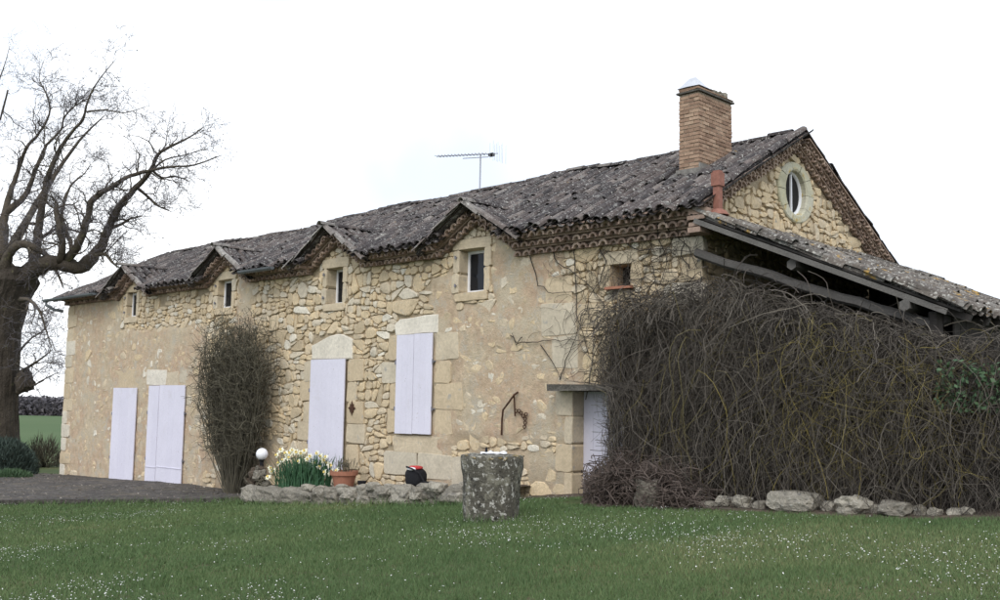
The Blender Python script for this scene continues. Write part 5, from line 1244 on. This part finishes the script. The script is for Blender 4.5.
# mound shrub by the trunk
def mound(px, py, depth, rx, ry, rz, N, L, name, label, mat, cat='shrub'):
    c = PD(px, py, depth); gz = g1(c[0], c[1]); e = tag(empty(name, (c[0], c[1], gz)), label, cat)
    a = rng.uniform(0, 2*math.pi, N); ph = np.arccos(rng.uniform(0, 1, N)); rr = rng.uniform(.35, 1, N)**.5
    d = np.stack([np.cos(a)*np.sin(ph), np.sin(a)*np.sin(ph), np.cos(ph)], -1); lump = 1+.22*(fnoise(a*1.6, ph*2.5, 3)-.5)*2
    o = np.array([c[0], c[1], gz])+d*np.array([rx, ry, rz])*(rr*lump)[:, None]; dirv = d*.7+np.array([0, 0, .8])+rng.normal(0, .35, (N, 3)); dirv /= np.linalg.norm(dirv, axis=1, keepdims=True)
    w = np.cross(dirv, rng.normal(size=(N, 3))); w /= np.linalg.norm(w, axis=1, keepdims=True); l = rng.uniform(.5, 1, N)[:, None]*L
    V = np.stack([o-w*.014, o+w*.014, o+dirv*l], 1).reshape(-1, 3)
    kid(link('foliage', fast_mesh('foliage', V, np.arange(len(V)).reshape(-1, 3), rng.random(N).repeat(3)), M[mat], None, 'stuff'), e, e.location)
    P = np.zeros((60, 4, 3)); P[:, 0] = np.array([c[0], c[1], gz])
    for s in range(1, 4): P[:, s] = P[:, 0]+d[:60]*np.array([rx, ry, rz])*(s/3.2)
    stuff_tubes('stems', [tubes(P, np.full((60, 4), .012), 3)], M['shrub'], e, e.location); return e
mound(2, 466, 30.5, .98, .95, 1.12, 14000, .17, 'round_bush', 'round dark grey green bush at the foot of the bare tree', 'lavender')
mound(12, 470, 29, .85, .5, .26, 3000, .12, 'low_plant', 'low leafy green plant spreading in front of the round bush', 'leaf', 'plant')
mound(44, 458, 37, .7, .7, .95, 700, .5, 'tall_grass', 'sparse dry tall grass tuft between tree and house', 'shrub', 'grass tuft')

# ================================================================== FAR WOOD
wv = []; wf = []; wt = []
c0 = PD(40, 412, 430); dirr = c0[:2]-CAM[:2]; base = math.atan2(dirr[1], dirr[0]); N = 5200
for k in range(N):
    a = base+rng.uniform(-.14, .14); dd = rng.uniform(424, 470); x, y = CAM[0]+dd*math.cos(a), CAM[1]+dd*math.sin(a); z = g1(x, y); h = rng.uniform(5.0, 6.6)*(.9+.25*float(vnoise(a*30, 1.)))
    for q in range(12):
        cx2 = x+rng.normal(0, 1.1); cy2 = y+rng.normal(0, 1.1); zz = z+h*rng.random()**.8; s = rng.uniform(.25, .7); b = len(wv)
        for _ in range(3): wv.append((cx2+rng.normal(0, s), cy2+rng.normal(0, s), zz+rng.normal(0, s)))
        wf.append((b, b+1, b+2)); t_ = rng.random(); wt += [t_]*3
M['wood_far'] = gmat('distant_bare_wood', [(0, (.075, .072, .085)), (1, (.14, .13, .14))], noise=(), bmp=None)
tag(link('distant_wood', fast_mesh('distant_wood', np.array(wv), wf, wt), M['wood_far'], None, 'stuff'), 'grey strip of leafless wood beyond the green field', 'wood')

# ================================================================== GRASS and DAISIES
def blocked(x, y):
    b = ((x > XL-.1) & (x < .1) & (y > -.03) & (y < GW)) | ((x > -23.4) & (x < terrace_xr(y)-.03) & (y < 0) & (y > -12)) | ((x > -10.35) & (x < -3.45) & (y > -1.16) & (y < .1)) | (((x-sx)/.36)**2+((y-sy)/.34)**2 < 1)
    b |= (x > -3.4) & (x < -1.6) & (y > -.42) | ((x > -1.7) & (x < 5.2) & (y > -1.45+.2*(vnoise(x*3, 9.)-.5)))
    return b
def scatter(n, r0, r1, a0, a1, dens):
    r = rng.uniform(r0, r1, n); a = rng.uniform(a0, a1, n); ok = rng.random(n) < dens(r)*r/np.max(dens(np.linspace(r0, r1, 50))*np.linspace(r0, r1, 50)); r, a = r[ok], a[ok]
    f = -bk; ang0 = math.atan2(f[1], f[0]); x = CAM[0]+r*np.cos(ang0+a); y = CAM[1]+r*np.sin(ang0+a); k = ~blocked(x, y); return x[k], y[k]
gxp, gyp = scatter(1100000, 6.2, 30, -.85, .68, lambda r: np.clip((9/r)**1.7, 0, 1.0))
N = len(gxp); gz = ground(gxp, gyp); patch = fnoise(gxp*.5, gyp*.5, 31); tuft = fnoise(gxp*2.2, gyp*2.2, 12)
edge = (np.abs(gxp-terrace_xr(gyp)) < .35) & (gyp > -9) | ((gyp > -1.75) & (gyp < -1.1) & (gxp < -3.3) & (gxp > -10.8)) | (np.hypot((gxp-sx), (gyp-sy)) < .47)
h = rng.uniform(.018, .05, N)*(.5+1.1*tuft)*(1+2.6*edge*rng.random(N)); r_c = np.hypot(gxp-CAM[0], gyp-CAM[1]); wd = .0032*np.clip(r_c/9, 1, 2.6)
a = rng.uniform(0, 2*math.pi, N); ln = rng.uniform(.1, .9, N)*h; ld = rng.uniform(0, 2*math.pi, N)
V = np.zeros((N, 3, 3)); V[:, 0] = np.stack([gxp-wd*np.cos(a), gyp-wd*np.sin(a), gz-.004], -1); V[:, 1] = np.stack([gxp+wd*np.cos(a), gyp+wd*np.sin(a), gz-.004], -1); V[:, 2] = np.stack([gxp+ln*np.cos(ld), gyp+ln*np.sin(ld), gz+h], -1)
dry = sstep(.52, .68, fnoise(gxp*.28+7, gyp*.28, 77)+.12*(fnoise(gxp*2, gyp*2, 78)-.5)); tnt = np.clip(.10+.5*patch+.16*rng.normal(0, 1, N)*.6+.4*dry*rng.random(N)+.15*(rng.random(N) < .05), 0, 1)
M['grass'] = gmat('grass_blades', [(0, (.052, .098, .038)), (.35, (.090, .146, .056)), (.6, (.136, .184, .076)), (.8, (.20, .205, .10)), (1, (.27, .245, .14))], noise=(), rough=.7, bmp=None)
tag(link('grass', fast_mesh('grass', V.reshape(-1, 3), np.arange(3*N).reshape(-1, 3), tnt.repeat(3)), M['grass'], None, 'stuff'), 'short green lawn grass', 'grass')
# daisies
dxp, dyp = scatter(110000, 6.3, 24, -.8, .62, lambda r: np.clip((9/r)**1.0, 0, 1)); cl_ = fnoise(dxp*.45, dyp*.45, 55)+.35*(fnoise(dxp*2.5, dyp*2.5, 56)-.5); k = rng.random(len(dxp)) < .025+.75*sstep(.50, .76, cl_)
dxp, dyp = dxp[k][:7500], dyp[k][:7500]; N = len(dxp); dz = ground(dxp, dyp)+rng.uniform(.03, .055, N); r = rng.uniform(.0042, .0072, N); V = []; tl = rng.normal(0, .35, (N, 2))
ks = np.arange(6)*math.pi/3; ring = np.stack([np.cos(ks), np.sin(ks)], -1)
V = np.zeros((N, 7, 3)); V[:, 0] = np.stack([dxp, dyp, dz+.004], -1)
for q in range(6): V[:, q+1] = np.stack([dxp+r*ring[q, 0], dyp+r*ring[q, 1], dz+r*(ring[q, 0]*tl[:, 0]+ring[q, 1]*tl[:, 1])], -1)
b = np.arange(N)[:, None]*7; F = np.stack([np.stack([b[:, 0], b[:, 0]+1+q, b[:, 0]+1+(q+1) % 6], -1) for q in range(6)], 1).reshape(-1, 3)
tag(link('daisies', fast_mesh('daisies', V.reshape(-1, 3), F, np.zeros(7*N)), M['daisy'], None, 'stuff'), 'tiny white daisies scattered through the lawn', 'daisies')

# grit and dead leaves lying on the terrace
N = 2000; ly_ = -rng.random(N)**1.3*9.5-.05; lx_ = -23.2+(terrace_xr(ly_)-.05+23.2)*rng.random(N); k = fnoise(lx_*.8, ly_*.8, 91)+.25*rng.random(N) > .52; lx_, ly_ = lx_[k], ly_[k]; N = len(lx_)
lz_ = ground(lx_, ly_)+.085+.05*(fnoise(lx_*1.3, ly_*1.3, 8)-.5)+.012; sz_ = rng.uniform(.008, .024, N)
V = np.stack([lx_, ly_, lz_], -1)[:, None]+rng.normal(0, 1, (N, 4, 3))*np.stack([sz_, sz_, sz_*.45], -1)[:, None]
F = np.concatenate([np.arange(N)[:, None]*4+np.array(q) for q in ((0, 1, 2), (0, 2, 3), (0, 3, 1), (1, 3, 2))])
M['grit'] = gmat('grit_and_leaves', [(0, (.06, .05, .042)), (.5, (.15, .125, .095)), (1, (.33, .30, .26))], noise=(), bmp=None)
tag(link('grit', fast_mesh('grit', V.reshape(-1, 3), F, rng.random(N).repeat(4)), M['grit'], None, 'stuff'), 'grit and dead leaves strewn over the dark terrace', 'grit')
